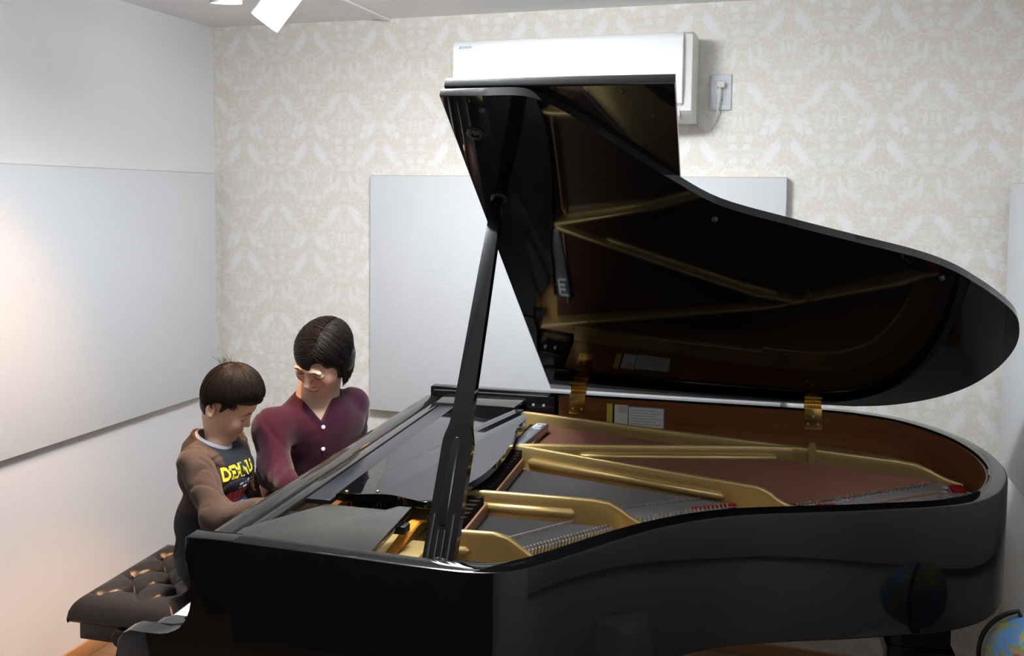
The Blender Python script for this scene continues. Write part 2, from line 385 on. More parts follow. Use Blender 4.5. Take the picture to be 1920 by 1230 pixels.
# ------------------------------------------------------------------ spot lamps on the ceiling and the round ceiling lamp
def emit_mat(name, col, st):
    m = bpy.data.materials.new(name); m.use_nodes = True; b = m.node_tree.nodes['Principled BSDF']
    b.inputs['Base Color'].default_value = (.9, .9, .9, 1); b.inputs['Emission Color'].default_value = (*col, 1); b.inputs['Emission Strength'].default_value = st; return m
WARM = (1.0, .50, .20)
M['bulb'] = emit_mat('warm bulb', (1, .88, .72), 9)
def spot_lamp(label, mouth, target, watts, size, blend, col=WARM, rad=.025):
    mouth = Vector(mouth); d = (Vector(target)-mouth).normalized(); L = .125
    root = thing('ceiling_spotlight', label, 'spotlight', (mouth.x, mouth.y, H), 'white can spotlights hanging from the ceiling')
    mx = aim(mouth, -d)
    lathe('can', [(.036, .012), (.0395, .0), (.0415, .0), (.0415, L-.012), (.037, L), (.012, L), (.012, L-.004), (.034, L-.006), (.037, .02), (.036, .012)], 'can', root, 32, mx, False)
    lathe('bulb', [(.001, .003), (.020, .0035), (.031, .006), (.0355, .012), (.033, .042), (.014, .085), (.001, .086)], 'bulb', root, 24, mx)
    piv = mouth - d*(L*.62)
    side, up = frame_from(d)
    top = Vector((piv.x, piv.y, H-.022))
    bm = bmesh.new(); addtube(bm, [piv + Vector((0, 0, .03)), top], .007, 10); addtube(bm, [piv - side*.047, piv - side*.047 + Vector((0, 0, .03)), piv + side*.047 + Vector((0, 0, .03)), piv + side*.047], .0035, 6)
    bmobj('bracket', bm, 'can', root, 60)
    lathe('ceiling_mount', [(.001, -.024), (.030, -.022), (.034, -.014), (.034, .0)], 'can', root, 24, Matrix.Translation((piv.x, piv.y, H)))
    ld = bpy.data.lights.new('spot light', 'SPOT'); ld.energy = watts; ld.color = col; ld.spot_size = size; ld.spot_blend = blend; ld.shadow_soft_size = rad
    lo = bpy.data.objects.new('spot_light', ld); COL.objects.link(lo); lo.matrix_basis = aim(mouth + d*.004, -d); attach(lo, root)
    return root
spot_lamp('white can spotlight, the larger one with its glowing mouth in view', (-.222, .715, 2.104), (-1.25, .36, .60), SPOT_A_W, math.radians(78), .7)
spot_lamp('white can spotlight cut off by the top edge of the photo', (-.325, .70, 2.155), (-.37, .84, 1.0), SPOT_B_W, math.radians(56), .35)
def ceiling_lamp(label, a, b, st):
    cl = thing('ceiling_lamp', label, 'ceiling lamp', rm(a, b, H-.075), 'round ceiling lamps')
    cmx = Matrix.Translation(rm(a, b, 0))
    lathe('housing', [(.001, H), (.075, H), (.078, H-.006), (.07, H-.02), (.02, H-.026), (.02, H-.06), (.001, H-.06)][::-1], 'can', cl, 40, cmx)
    lathe('diffuser', [(.001, H-.135), (.13, H-.132), (.19, H-.122), (.215, H-.105), (.218, H-.075), (.19, H-.06), (.022, H-.058)], emit_mat('lamp diffuser', (.93, .97, 1.0), st), cl, 40, cmx, True, 60)
ceiling_lamp('round white ceiling lamp glowing above the piano lid', .24, .54, CEILING_LAMP)
ceiling_lamp('added round fill lamp, out of view in the front half of the room', .95, -.75, FILL_LAMP)  # unseen extra lamp, put in to lift the ambient light

# ================================================================== THE GRAND PIANO (x towards the tail, y towards the bass side)
W = 1.49; ZR = 1.0; ZB = .68; TH = .6075; HZ = 1.0055; XF = .4117
pn = thing('grand_piano', 'black polished grand piano with its lid propped wide open', 'piano', (.8, .75, 0))
RIM = [(0, .004), (.15, -.003), (.30, -.011), (.42, -.018), (.52, -.022), (.575, -.019), (.625, -.003), (.675, .038), (.73, .108), (.80, .20), (.87, .282), (.95, .352), (1.03, .402), (1.13, .443), (1.24, .482),
       (1.35, .526), (1.455, .572), (1.53, .620), (1.59, .688), (1.63, .770), (1.655, .85), (1.668, .93), (1.671, 1.02), (1.662, 1.11), (1.636, 1.215), (1.585, 1.320), (1.515, 1.405), (1.43, 1.455), (1.33, 1.484), (1.20, W), (.9, W), (.45, W), (0, W)]
rim = [p for p in catmull(RIM, 5) if p[0] > .099]
def sweep(name, path, section, m, parent, smooth=35, close_ends=True):
    """section: list of (inward offset, z) forming a closed loop"""
    rows = [offset_path(path, s) for s, _ in section]; bm = bmesh.new(); n = len(section)
    V = [[bm.verts.new((rows[j][i][0], rows[j][i][1], section[j][1])) for j in range(n)] for i in range(len(path))]
    for a, b in zip(V, V[1:]):
        for j in range(n): bm.faces.new((a[j], b[j], b[(j+1) % n], a[(j+1) % n]))
    if close_ends: bm.faces.new(V[0][::-1]); bm.faces.new(V[-1])
    return bmobj(name, bm, m, parent, smooth)
RT = .042
rim = [np.array((.0995, rim[0][1]))] + rim + [np.array((.0995, W))]
sweep('rim', rim, [(0, .724), (.004, .720), (RT, .720), (RT, ZR-.003), (RT-.003, ZR), (.006, ZR), (.002, ZR-.002), (0, ZR-.007)], 'black', pn)
inner = [p for p in rim if p[0] > .44 or p[1] < .7]
inner = [p for p in inner if p[0] > .44]
sweep('inner_veneer', inner, [(RT+.0005, .80), (RT+.0005, ZR-.006), (RT+.005, ZR-.006), (RT+.005, .80)], 'mahogany', pn)
# cheeks (arms) with the swept front, keybed, key slip, key blocks
ARM = [(0, ZR-.003), (.003, ZR), (.10, ZR), (.10, ZB), (-.150, ZB), (-.155, .70), (-.155, .748), (-.150, .778), (-.140, .794), (-.122, .802), (-.090, .8015), (-.056, .800), (-.030, .806), (-.012, .818), (.002, .836), (.010, .856), (.013, .885), (.012, .912), (.007, .930), (.001, .944), (0, .955)]
for y0, y1 in ((.0, RT), (W-RT, W)):
    prism('cheek', ARM, lambda u, v, t: (u, t, v), y0, y1, 'black', pn, .0025)
box('keybed', (-.165, .02, .615), (.40, W-.02, ZB), 'black', pn, .004)
box('key_slip', (-.178, .02, .655), (-.160, W-.02, .728), 'black', pn, .004)
for y0, y1 in ((RT, .132), (W-.133, W-RT)):
    prism('key_block', [(.0, ZB), (.0, .775), (-.11, .775), (-.138, .766), (-.150, .745), (-.152, ZB)], lambda u, v, t: (u, t, v), y0, y1, 'black', pn, .002)
box('key_frame', (-.14, .132, ZB), (.03, W-.133, .712), 'tan_wood', pn, .001)
# keys
def keymesh(name, lo, hi, m, bev):
    bm = bmesh.new(); addbox(bm, lo, hi, bev, 2); o = bmobj(name, bm, m, None); me = o.data; bpy.data.objects.remove(o); return me
wk = keymesh('white_key', (-.152, -.0112, .722), (.0, .0112, .745), 'ivory', .0012); bk = keymesh('black_key', (-.102, -.005, .735), (.0, .005, .757), 'ebony', .0015)
yk = .1335+.01175
for i in range(52):            # treble end nearest the camera
    o = bpy.data.objects.new('white_key', wk); COL.objects.link(o); o.location = (0, yk+i*.0235, 0); attach(o, pn)
for i in range(51):            # boundaries between white keys, from the treble end (C B A G F E D ...)
    pos = (i+6) % 7            # 0: between C and B of the treble C
    # white order from top: C8 B7 A7 G7 F7 E7 D7 C7 B6 ...; black keys between B-A, A-G, G-F, E-D, D-C
    if i == 0: continue
    if (i-1) % 7 in (0, 1, 2, 4, 5):
        o = bpy.data.objects.new('black_key', bk); COL.objects.link(o); o.location = (0, yk+(i+.5)*.0235, 0); attach(o, pn)
# fallboard standing open
FB = [(-.004, .752), (-.018, .80), (-.022, .90), (-.020, .955), (-.012, .968), (0, .972), (.024, .972), (.033, .966), (.036, .955), (.036, .90), (.030, .752)]
prism('fallboard', FB, lambda u, v, t: (u, t, v), .064, W-.060, 'black_dusty', pn, .0015)
box('key_felt', (-.006, .134, .742), (-.0015, W-.136, .752), 'red_felt', pn, 0)
box('lock_plate', (.041, .735, .972), (.046, .80, .975), 'brass', pn, .0005)
# music desk: frame, side shelves, folded desk
box('desk_front_rail', (.062, .075, .962), (.088, W-.075, .981), 'black_dusty', pn, .003)
SHELF_Z = .985
prism('desk_shelf', [(.066, .0465), (.066, .10), (.160, .262), (.162, .272), (.300, .268), (.318, .300), (.346, .300), (.358, .0465)], lambda u, v, t: (u, v, t), .974, SHELF_Z+.003, 'black_dusty', pn, .0015)
prism('desk_shelf', [(.070, W-.060), (.074, 1.275), (.338, 1.282), (.348, W-.060)], lambda u, v, t: (u, v, t), .972, SHELF_Z, 'black_dusty', pn, .0015)
prism('desk_hinge_strip', [(.094, .315), (.150, .318), (.150, 1.262), (.094, 1.262)], lambda u, v, t: (u, v, t), .968, .980, 'desk_strip', pn, .0015)
dk = [(.152, .345), (.20, .352), (.25, .366), (.282, .366), (.33, .350), (.366, .344), (.390, .385), (.412, .470), (.430, .555), (.437, .640), (.437, .74), (.430, .86), (.416, .96), (.405, 1.04), (.408, 1.10), (.404, 1.150), (.380, 1.195), (.355, 1.205), (.345, 1.262), (.152, 1.262)]
dk2 = catmull(dk[:18], 5) + dk[18:]
prism('music_desk', dk2, lambda u, v, t: (u, v, t), .970, .987, 'black', pn, .003)
for x, y in ((.170, .352), (.236, .372)):
    lathe('desk_screw', [(.0045, 0), (.0045, .002), (.003, .003), (.0005, .0032)], 'brass', pn, 12, Matrix.Translation((x, y+.01, .987)))
box('desk_slide_rail', (.05, .225, .955), (.36, .255, .972), 'black_satin', pn, .002); box('desk_slide_rail', (.05, 1.285, .955), (.36, 1.315, .972), 'black_satin', pn, .002)
# black side pieces inside the rim at the front
box('side_cheek_lining', (.02, W-.075, .86), (.44, W-RT, .994), 'black', pn, .003)
for x in (.10, .37, .405):
    lathe('screw', [(.005, 0), (.005, .002), (.001, .003)], 'pin', pn, 10, aim((x, W-.0755, .965), (0, -1, 0)))
# pin block, plate, soundboard
fl = offset_path(rim, RT+.006)
sb = [p for p in fl if p[0] > .40]
prism('soundboard', [tuple(p) for p in sb], lambda u, v, t: (u, v, t), .845, .862, 'soundboard', pn)
pb_poly = [(.045, .052), (.40, .052), (.452, .10), (.452, W-.08), (.045, W-.08)]
prism('pin_block', pb_poly, lambda u, v, t: (u, v, t), .862, .895, 'gold_dark', pn, .001)
prism('pin_plate', [(.10, .10), (.335, .10), (.335, W-.10), (.10, W-.10)], lambda u, v, t: (u, v, t), .895, .918, 'gold', pn, .003)
near = [tuple(p) for p in offset_path([p for p in rim if p[1] < .80 and .47 < p[0] < 1.32], RT+.006)]
prism('plate_flange', near + [(1.22, .745), (1.10, .765), (1.005, .738), (.905, .663), (.792, .578), (.732, .503), (.632, .378), (.578, .325), (.52, .10)], lambda u, v, t: (u, v, t), .866, .888, 'gold', pn, .002)
tail = [p for p in rim if p[1] > .78 and p[0] > 1.05]
sweep('plate_flange', tail, [(RT+.006, .866), (RT+.006, .886), (RT+.075, .889), (RT+.078, .885), (RT+.07, .866)], 'gold', pn)
far = [p for p in rim if p[1] > 1.2 and .40 < p[0] < 1.30]
sweep('plate_flange', far, [(RT+.007, .866), (RT+.007, .886), (RT+.06, .889), (RT+.063, .885), (RT+.06, .866)], 'gold', pn)
def strut(pts, th=.013, lip=.010, bulge=None, zb=.868):
    """gold rib: pts = (x, y, top z); wall with a slightly wider rounded top edge, optional half-round roll on the side facing -y"""
    bm = bmesh.new(); prev = None; P = [np.array(p) for p in pts]
    for i, p in enumerate(P):
        t = P[min(i+1, len(P)-1)][:2]-P[max(i-1, 0)][:2]; t = t/np.linalg.norm(t); n = np.array([-t[1], t[0]])
        z = p[2]; sec = [(-th*.8, zb), (-th/2, z-.020), (-th/2-.001, z-.006), (-th/2+.002, z-.001), (0, z), (th/2-.002, z-.001), (th/2, z-.005), (th/2, zb)]
        ring = [bm.verts.new((p[0]+n[0]*o, p[1]+n[1]*o, max(zz, zb+.0005*k) if k not in (0, 7) else zz)) for k, (o, zz) in enumerate(sec)]
        if prev:
            for k in range(len(sec)): bm.faces.new((prev[k], ring[k], ring[(k+1) % len(sec)], prev[(k+1) % len(sec)]))
        else: bm.faces.new(ring[::-1])
        prev = ring
    bm.faces.new(prev)
    o = bmobj('plate_strut', bm, 'gold', pn, 50)
    if bulge:
        a, b, zz, r = bulge; a, b = np.array(a), np.array(b); t = (b-a)/np.linalg.norm(b-a)
        pts2 = [(*(a-t*.012), zz), (*a, zz), (*(a+(b-a)*.5), zz), (*b, zz), (*(b+t*.010), zz)]
        bm = bmesh.new(); addtube(bm, pts2, [r*.25, r, r, r, r*.3], 12); bmobj('strut_roll', bm, 'gold', o, 70)
    return o
strut([(.352, 1.358, .955), (.55, 1.31, .956), (.80, 1.254, .954), (1.084, 1.190, .955), (1.20, 1.162, .955)])
strut([(.425, .972, .955), (.478, .986, .955), (.80, 1.069, .955), (1.083, 1.143, .955), (1.18, 1.156, .955)], bulge=((.60, 1.006), (1.13, 1.142), .921, .011))
strut([(1.17, 1.165, .955), (1.215, 1.157, .955), (1.458, 1.094, .954), (1.497, 1.084, .951), (1.529, 1.076, .938), (1.548, 1.071, .929), (1.57, 1.066, .921), (1.606, 1.056, .914)])
strut([(.420, .962, .955), (.697, .876, .955), (.909, .810, .955), (1.073, .760, .955), (1.090, .754, .951), (1.105, .750, .944), (1.120, .746, .933), (1.14, .740, .925), (1.17, .730, .920), (1.208, .719, .916)], bulge=((.47, .934), (.985, .778), .915, .011))
strut([(.372, .540, .955), (.444, .549, .955), (.585, .553, .955), (.700, .557, .955), (.736, .558, .951), (.762, .559, .938), (.785, .560, .922), (.800, .560, .914), (.826, .561, .906)], bulge=((.430, .541), (.650, .549), .918, .011))
strut([(.400, .283, .952), (.456, .287, .955), (.530, .290, .956), (.561, .290, .950), (.588, .291, .932), (.61, .2915, .917), (.645, .292, .899)], bulge=((.40, .275), (.474, .280), .913, .011))
box('capo_bar', (.352, .10, .893), (.400, .285, .925), 'gold', pn, .006); box('capo_bar', (.372, .29, .893), (.412, .53, .912), 'gold', pn, .005)
prism('plate_web', [(.37, .06), (.50, .06), (.40, .285), (.37, .285)], lambda u, v, t: (u, v, t), .893, .900, 'gold', pn, .001)
for x, y, zt in ((1.232, 1.142, .972), (.862, .445, .915), (1.085, .568, .915), (1.545, .985, .922), (.745, .338, .905)):
    lathe('plate_bolt', [(.011, .865), (.011, zt-.012), (.009, zt-.010), (.009, zt-.002), (.006, zt), (.0005, zt)], 'gold' if zt > .96 else 'pin', pn, 14, Matrix.Translation((x, y, 0)))
# strings
def strings(name, starts, ends, n, r, m, z0, z1):
    V, F = [], []
    for i in range(n):
        t = i/(n-1); a = np.array([np.interp(t, [0, 1], [starts[0][k], starts[1][k]]) for k in (0, 1)] + [z0]); b = np.array([np.interp(t, [0, 1], [ends[0][k], ends[1][k]]) for k in (0, 1)] + [z1])
        d = (b-a)/np.linalg.norm(b-a); s = np.cross(d, [0, 0, 1]); k0 = len(V)
        for p in (a, b):
            for an in (90, 210, 330):
                V.append(p + r*(math.cos(math.radians(an))*s + math.sin(math.radians(an))*np.array([0, 0, 1])))
        for k in range(3): F.append((k0+k, k0+(k+1) % 3, k0+3+(k+1) % 3, k0+3+k))
    return stuff(mk(name, V, F, m, pn))
strings('bass_strings', ((.40, .985), (.40, 1.335)), ((1.185, .765), (1.54, 1.045)), 64, .0026, 'copper', .917, .915)
strings('tenor_strings', ((.36, .575), (.36, .93)), ((.815, .592), (1.03, .765)), 96, .0011, 'steel', .900, .897)
strings('treble_strings', ((.36, .305), (.36, .530)), ((.580, .345), (.752, .535)), 66, .0010, 'steel', .900, .897)
strings('high_treble_strings', ((.36, .075), (.36, .275)), ((.52, .075), (.64, .268)), 60, .0009, 'steel', .898, .893)
def bar(name, a, b, z0, z1, th, m, bev=.002):
    a, b = Vector(a), Vector(b); L = (b-a).length; ang = math.atan2((b-a).y, (b-a).x)
    return box(name, (0, -th/2, z0), (L, th/2, z1), m, pn, bev, 2, Matrix.Translation((a.x, a.y, 0)) @ Matrix.Rotation(ang, 4, 'Z'))
bar('bass_bridge', (1.15, .700), (1.53, .985), .862, .909, .030, 'tan_wood')
bar('tenor_bridge', (.725, .640), (.955, .780), .862, .893, .028, 'tan_wood'); bar('treble_bridge', (.52, .375), (.655, .545), .862, .893, .026, 'tan_wood'); bar('high_bridge', (.46, .085), (.56, .27), .862, .890, .024, 'tan_wood')
prism('bass_shelf', [(1.15, .74), (1.30, .70), (1.655, .97), (1.66, 1.06), (1.53, 1.06)], lambda u, v, t: (u, v, t), .862, .893, 'shelf_grey', pn, .002)
strings('bass_tail_strings', ((1.185, .765), (1.54, 1.045)), ((1.315, .745), (1.635, .995)), 40, .0010, 'steel', .914, .902)
bar('red_felt_strip', (1.25, .775), (1.59, 1.015), .893, .906, .011, 'red_felt', .004)
prism('red_felt_pad', [(1.565, .985), (1.60, 1.00), (1.60, 1.045), (1.565, 1.03)], lambda u, v, t: (u, v, t), .893, .915, 'red_felt', pn, .003); bar('red_felt_strip', (.92, .710), (1.03, .775), .889, .903, .012, 'red_felt', .004)
prism('red_felt_pad', [(1.215, .715), (1.265, .735), (1.255, .775), (1.21, .76)], lambda u, v, t: (u, v, t), .9, .922, 'red_felt', pn, .003)
def pins(name, a, b, n, z, h=.012, r=.0022, m='pin', jit=0., rows=1, rowd=(0, 0), lean=(0, 0)):
    bm = bmesh.new(); a, b = np.array(a), np.array(b)
    for rr in range(rows):
        for i in range(n):
            p = a+(b-a)*(i/(n-1))+np.array(rowd)*rr+(rng.random(2)-.5)*jit
            addtube(bm, [(p[0], p[1], z), (p[0]+lean[0], p[1]+lean[1], z+h)], r, 6)
    return stuff(bmobj(name, bm, m, pn, 60))
pins('bass_bridge_pins', (1.165, .752), (1.515, 1.020), 34, .908, .013, .0030, lean=(.002, -.003)); pins('bass_hitch_pins', (1.30, .735), (1.62, .985), 52, .886, .028, .0022, 'copper', lean=(.004, -.004))
pins('tenor_bridge_pins', (.755, .665), (.935, .785), 30, .893, .012, .0022); pins('tenor_hitch_pins', (.805, .590), (1.005, .750), 22, .889, .020, .0024, lean=(-.004, -.006))
pins('treble_bridge_pins', (.535, .400), (.660, .548), 34, .893, .012, .0022); pins('treble_hitch_pins', (.580, .350), (.730, .525), 26, .889, .020, .0024, rows=2, rowd=(.014, -.012), lean=(.004, -.008))
pins('high_hitch_pins', (.50, .085), (.61, .262), 24, .889, .016, .0022, rows=2, rowd=(.012, -.006), lean=(.003, -.006))
pins('tuning_pins', (.166, .30), (.166, 1.30), 52, .918, .032, .0034, 'black_satin', .003, 4, (.021, .004), (-.006, 0)); pins('tuning_pins', (.166, .12), (.166, .28), 9, .918, .032, .0034, 'black_satin', .003, 4, (.021, .002), (-.006, 0))
box('orange_felt_strip', (.112, .11, .918), (.150, W-.11, .925), 'orange_felt', pn, .002)
of = catmull([(.330, .385, .912), (.330, .345, .924), (.328, .30, .920), (.326, .25, .910), (.324, .20, .903)], 6)
bm = bmesh.new(); prev = None
for p in [np.array(q_)+np.array((.010, 0, .014)) for q_ in of]:
    ring = [bm.verts.new((p[0]+dx, p[1], p[2]+dz)) for dx, dz in ((-.013, 0), (-.011, .005), (.011, .005), (.013, 0))]
    if prev:
        for k in range(4): bm.faces.new((prev[k], ring[k], ring[(k+1) % 4], prev[(k+1) % 4]))
    prev = ring
bmobj('orange_felt_curl', bm, 'orange_felt', pn, 60)
# dampers and the rails around them
bm = bmesh.new()
for i in range(46):
    y = .31+i*.0138
    if abs(y-.545) < .012: continue
    addbox(bm, (.405, y-.0055, .903), (.442, y+.0055, .944+.004*(i % 2)), .0012, 1)
stuff(bmobj('damper_heads', bm, 'dark_felt', pn, 30))
box('damper_guide', (.446, .30, .902), (.452, .535, .930), 'tan_wood', pn, .001); box('damper_guide', (.446, .565, .902), (.452, .915, .930), 'tan_wood', pn, .001)
bm = bmesh.new()
for i in range(14): addbox(bm, (.397, 1.00+i*.0175, .918), (.428, 1.0125+i*.0175, .944), .001, 1)
stuff(bmobj('bass_damper_heads', bm, 'dark_felt', pn, 30))
GB = Matrix.Translation((.392, .985, 0)) @ Matrix.Rotation(math.radians(-5.5), 4, 'Z')
box('damper_cover', (.0, .0, .925), (.042, .255, .950), 'grey_metal', pn, .002, 2, GB)
for y0, x0, x1 in ((.185, .006, .036), (.205, .010, .030), (.222, .010, .030), (.243, .006, .036)):
    box('cover_print', (x0, y0, .9500), (x1, y0+.007, .9508), 'white_paint', pn, 0, 2, GB)
box('cover_print', (.006, .185, .9500), (.011, .25, .9508), 'white_paint', pn, 0, 2, GB)
box('felt_rail', (.440, .995, .915), (.448, 1.27, .935), 'tan_wood', pn, .001)
# labels stuck on the inner veneer
yl = W-RT-.0062
for x0, x1, z0, z1, m in ((.611, .630, .915, .979, 'paper_yellow'), (.630, .636, .915, .978, 'black_satin'), (.6365, .680, .913, .977, 'paper_white'), (.648, .680, .913, .9765, 'paper_grey'), (.650, .677, .951, .974, 'paper_pink'), (.6805, .800, .908, .975, 'paper_grey'), (.684, .796, .908, .972, 'paper_white')):
    lift = {'paper_grey': .0006, 'paper_pink': .0012, 'paper_white': .0009}.get(m, .0003)
    box('label', (x0, yl-lift, z0), (x1, yl, z1), m, pn, 0)
for k in range(6):
    box('label_line', (.690, yl-.0014, .962-k*.009), (.690+.08+.02*(k % 2), yl-.0008, .9632-k*.009), 'paper_grey', pn, 0)
# lid: hinged along the spine, front flap folded back on top of it
CT, ST = math.cos(TH), math.sin(TH)
def lidp(x, s, t): return (x, W-s*CT+t*ST, HZ+s*ST+t*CT)      # s from the hinge, t out of the lid's top
LID = [(XF, W-.004), (.50, W-.004), (.585, W-.006), (.64, W-.035), (.70, W-.095), (.78, W-.19), (.87, W-.288), (.97, W-.382), (1.12, W-.455), (1.26, W-.516), (1.41, W-.580), (1.50, W-.635), (1.57, W-.700), (1.63, W-.765), (1.685, W-.840), (1.713, W-.915), (1.728, W-1.0), (1.727, W-1.09), (1.710, W-1.185), (1.668, W-1.295), (1.59, W-1.39), (1.48, W-1.458), (1.36, W-1.487), (1.22, 0), (.8, 0), (XF, 0)]
lp = [(XF, W-.004)] + [tuple(p) for p in catmull(LID[1:23], 5)] + [tuple(p) for p in LID[23:]]
bm = bmesh.new()
addprism(bm, lp, lambda u, v, t: lidp(u, v, t), 0, .021, .0035)
lid = bmobj('lid', bm, 'lid', pn, 30)
fx0, fx1 = XF+.006, XF+.472
prism('lid_flap', [(fx0, W-.002), (fx1, W-.002), (fx1, .004), (fx0, .004)], lambda u, v, t: lidp(u, v, t), .0225, .0490, 'lid', lid, .004)
for x, s in ((XF+.006, .10), (XF+.006, .7), (XF+.006, 1.38)):
    tube('flap_hinge', [lidp(x-.004, s-.03, .021), lidp(x-.004, s+.03, .021)], .004, 'brass', lid, 10)
down = Vector((0, -ST, -CT))
for x, s in ((.462, W-.122), (.464, W-.362)):
    mx = aim(lidp(x, s, 0), down)
    lathe('prop_cup', [(.020, -.001), (.020, .003), (.017, .006), (.013, .007), (.010, .0065), (.009, .002), (.0005, .0015)], 'black_satin', lid, 24, mx)
    lathe('cup_screw', [(.003, 0), (.003, .004), (.001, .005)], 'pin', lid, 8, aim(lidp(x, s+.0165, 0), down))
for x, s in ((.494, W-.046), (.958, W-.434), (1.483, W-.669)):
    lathe('lid_bumper', [(.007, -.001), (.007, .005), (.005, .008), (.0005, .009)], 'rubber', lid, 14, aim(lidp(x, s, 0), down))
# brass hinges on the spine
for x in (.512, 1.258):
    hg = lathe('lid_hinge', [(.008, -.026), (.008, .026)], 'brass', pn, 14, aim((x, W-.016, HZ+.003), (1, 0, 0)))
    for k in range(5):
        x0 = x-.025+k*.0105; lathe('knuckle', [(.0082, x0), (.0096, x0+.001), (.0096, x0+.007), (.0082, x0+.008)], 'brass', hg, 14, Matrix(((0, 0, 1, 0), (0, 1, 0, W-.016), (1, 0, 0, HZ+.003), (0, 0, 0, 1))))
    prism('leaf', [(x-.026, .010), (x+.026, .010), (x+.026, .048), (x-.026, .048)], lambda u, v, t: lidp(u, v+.012, t), -.003, .0005, 'brass', hg, .0006)
    box('leaf', (x-.026, W-RT-.0085, ZR-.062), (x+.026, W-RT-.0055, ZR+.004), 'brass', hg, .0008); box('leaf', (x-.026, W-RT-.007, ZR-.001), (x+.026, W-.012, ZR+.003), 'brass', hg, .0008)
    for dx, dz in ((-.015, -.045), (.015, -.045), (0, -.02)):
        lathe('hinge_screw', [(.004, 0), (.004, .0015), (.0005, .002)], 'pin', hg, 10, aim((x+dx, W-RT-.0085, ZR+dz), (0, -1, 0)))
# prop stick
SB_, ST_ = Vector((.490, .040, .962)), Vector(lidp(.463, W-.362, -.004))
sd = (ST_-SB_).normalized(); sx = (Vector((1, 0, 0)) - sd*sd.x).normalized(); sn = sx.cross(sd)     # sn faces the camera side
if sn.y > 0: sn = -sn
SL = (ST_-SB_).length
def sp(u, v, t): return SB_ + sx*u + sd*v + sn*t
half = [(.0290, .0), (.0300, .006), (.0300, .10), (.0300, .20), (.0302, .248), (.0280, .268), (.0222, .292), (.0202, .325), (.0192, .40), (.0178, .52), (.0152, .70), (.0128, SL-.04), (.0105, SL-.012), (.005, SL)]
hs = [tuple(p) for p in catmull(half, 4)]
poly = [(-u, v) for u, v in hs] + [(u, v) for u, v in hs[::-1]]
prop = prism('prop_stick', poly, sp, -.012, .012, 'black', pn, .005)
gr = [(-.006, .085), (-.011, .092), (-.012, .10), (-.010, .25), (-.006, .262), (.002, .262), (.006, .25), (.007, .10), (.006, .092), (.001, .085)]
prism('short_prop', gr, sp, .0102, .0135, 'black', prop, .0016)
for k in range(4):
    u0 = -.0235+k*.0125
    addv = [(u0, .004), (u0+.0062, .004), (u0+.0062, .080+.02*abs(k-1.5)), (u0, .080+.02*abs(k-1.5))]
    bm = bmesh.new(); pts = [sp(u0+.003, .006, .0112), sp(u0+.003, .078+.03*(k in (0, 3)), .0112)]
    addtube(bm, pts, .0036, 12); bmobj('prop_rib', bm, 'black', prop, 60)
lathe('prop_pivot', [(.028, -.014), (.032, -.012), (.032, .012), (.028, .014)], 'black', pn, 28, aim(sp(0, -.004, 0), sn))
# legs and pedal lyre
box("bottom_beam", (.36,.05,.62),(.46,W-.05,.70),"black",pn,.004)
for x, y in ((.16, .17), (.16, W-.17), (1.455, .815)):
    mx = Matrix.Translation((x, y, 0)); bm = bmesh.new()
    for z0, h0, z1, h1 in ((.06, .048, .56, .062), (.56, .075, .60, .075), (.60, .066, .7195, .066)):
        vs = [bm.verts.new((sx_*h, sy_*h, z)) for z, h in ((z0, h0), (z1, h1)) for sx_, sy_ in ((-1, -1), (1, -1), (1, 1), (-1, 1))]
        for f in ((0, 3, 2, 1), (4, 5, 6, 7), (0, 1, 5, 4), (1, 2, 6, 5), (2, 3, 7, 6), (3, 0, 4, 7)): bm.faces.new([vs[i] for i in f])
    bmesh.ops.bevel(bm, geom=list(bm.edges), offset=.004, segments=2, affect='EDGES'); bmesh.ops.transform(bm, matrix=mx, verts=bm.verts)
    lg = bmobj('leg', bm, 'black', pn, 40)
    lathe('caster', [(.022, .001), (.028, .012), (.028, .035), (.020, .048), (.016, .062)], 'brass', lg, 16, mx)
ly = box('pedal_box', (.10, .62, .05), (.24, .87, .15), 'black', pn, .006)
for y in (.67, .82): tube('lyre_post', [(.17, y, .14), (.17, y, ZB-.06)], .016, 'black', ly, 12)
for y in (.69, .745, .80): box('pedal', (-.03, y-.014, .07), (.11, y+.014, .082), 'brass', ly, .004)

# ================================================================== BENCH, CHAIR, GLOBE
bench = thing('piano_bench', 'dark tufted leather piano bench under the seated boy', 'bench', (-.580, .795, 0))
BX0, BX1, BY0, BY1, BZ = -.722, -.395, .545, .985, .564
nx_, ny_ = 84, 140; bm = bmesh.new(); G = []
def bench_pt(u, v):
    """u, v in -1..1 over the top and rolled edges"""
    cx, cy, hx, hy = (BX0+BX1)/2, (BY0+BY1)/2, (BX1-BX0)/2, (BY1-BY0)/2
    x = cx+u*hx; y = cy+v*hy; ex = (1-abs(u))*hx; ey = (1-abs(v))*hy; e = min(ex, ey); rr = .058
    edge = 0 if e > rr else (rr-math.sqrt(max(rr*rr-(rr-e)**2, 0)))
    uu, vv = (x+.664)/.067, (y-.736)/.0705; p, q = (uu+vv)/2, (uu-vv)/2
    fade = min(1, max(0, e-.035)/.05)
    puff = (abs(math.sin(PI*p))*abs(math.sin(PI*q)))**.42
    dp = math.hypot((p-round(p))*.097, (q-round(q))*.097)
    dim = math.exp(-(dp/.018)**2)*.020+math.exp(-(dp/.050)**2)*.012
    cre = min(abs(p-round(p)), abs(q-round(q)))*.097
    return (x, y, BZ-edge*1.05-fade*(dim+.005*math.exp(-(cre/.005)**2)+(1-puff)*.006))
for i in range(nx_+1):
    G.append([bm.verts.new(bench_pt(math.sin(PI/2*max(-1, min(1, (2*i/nx_-1)*1.0))) if False else (2*i/nx_-1), 2*j/ny_-1)) for j in range(ny_+1)])
for i in range(nx_):
    for j in range(ny_): bm.faces.new((G[i][j], G[i+1][j], G[i+1][j+1], G[i][j+1]))
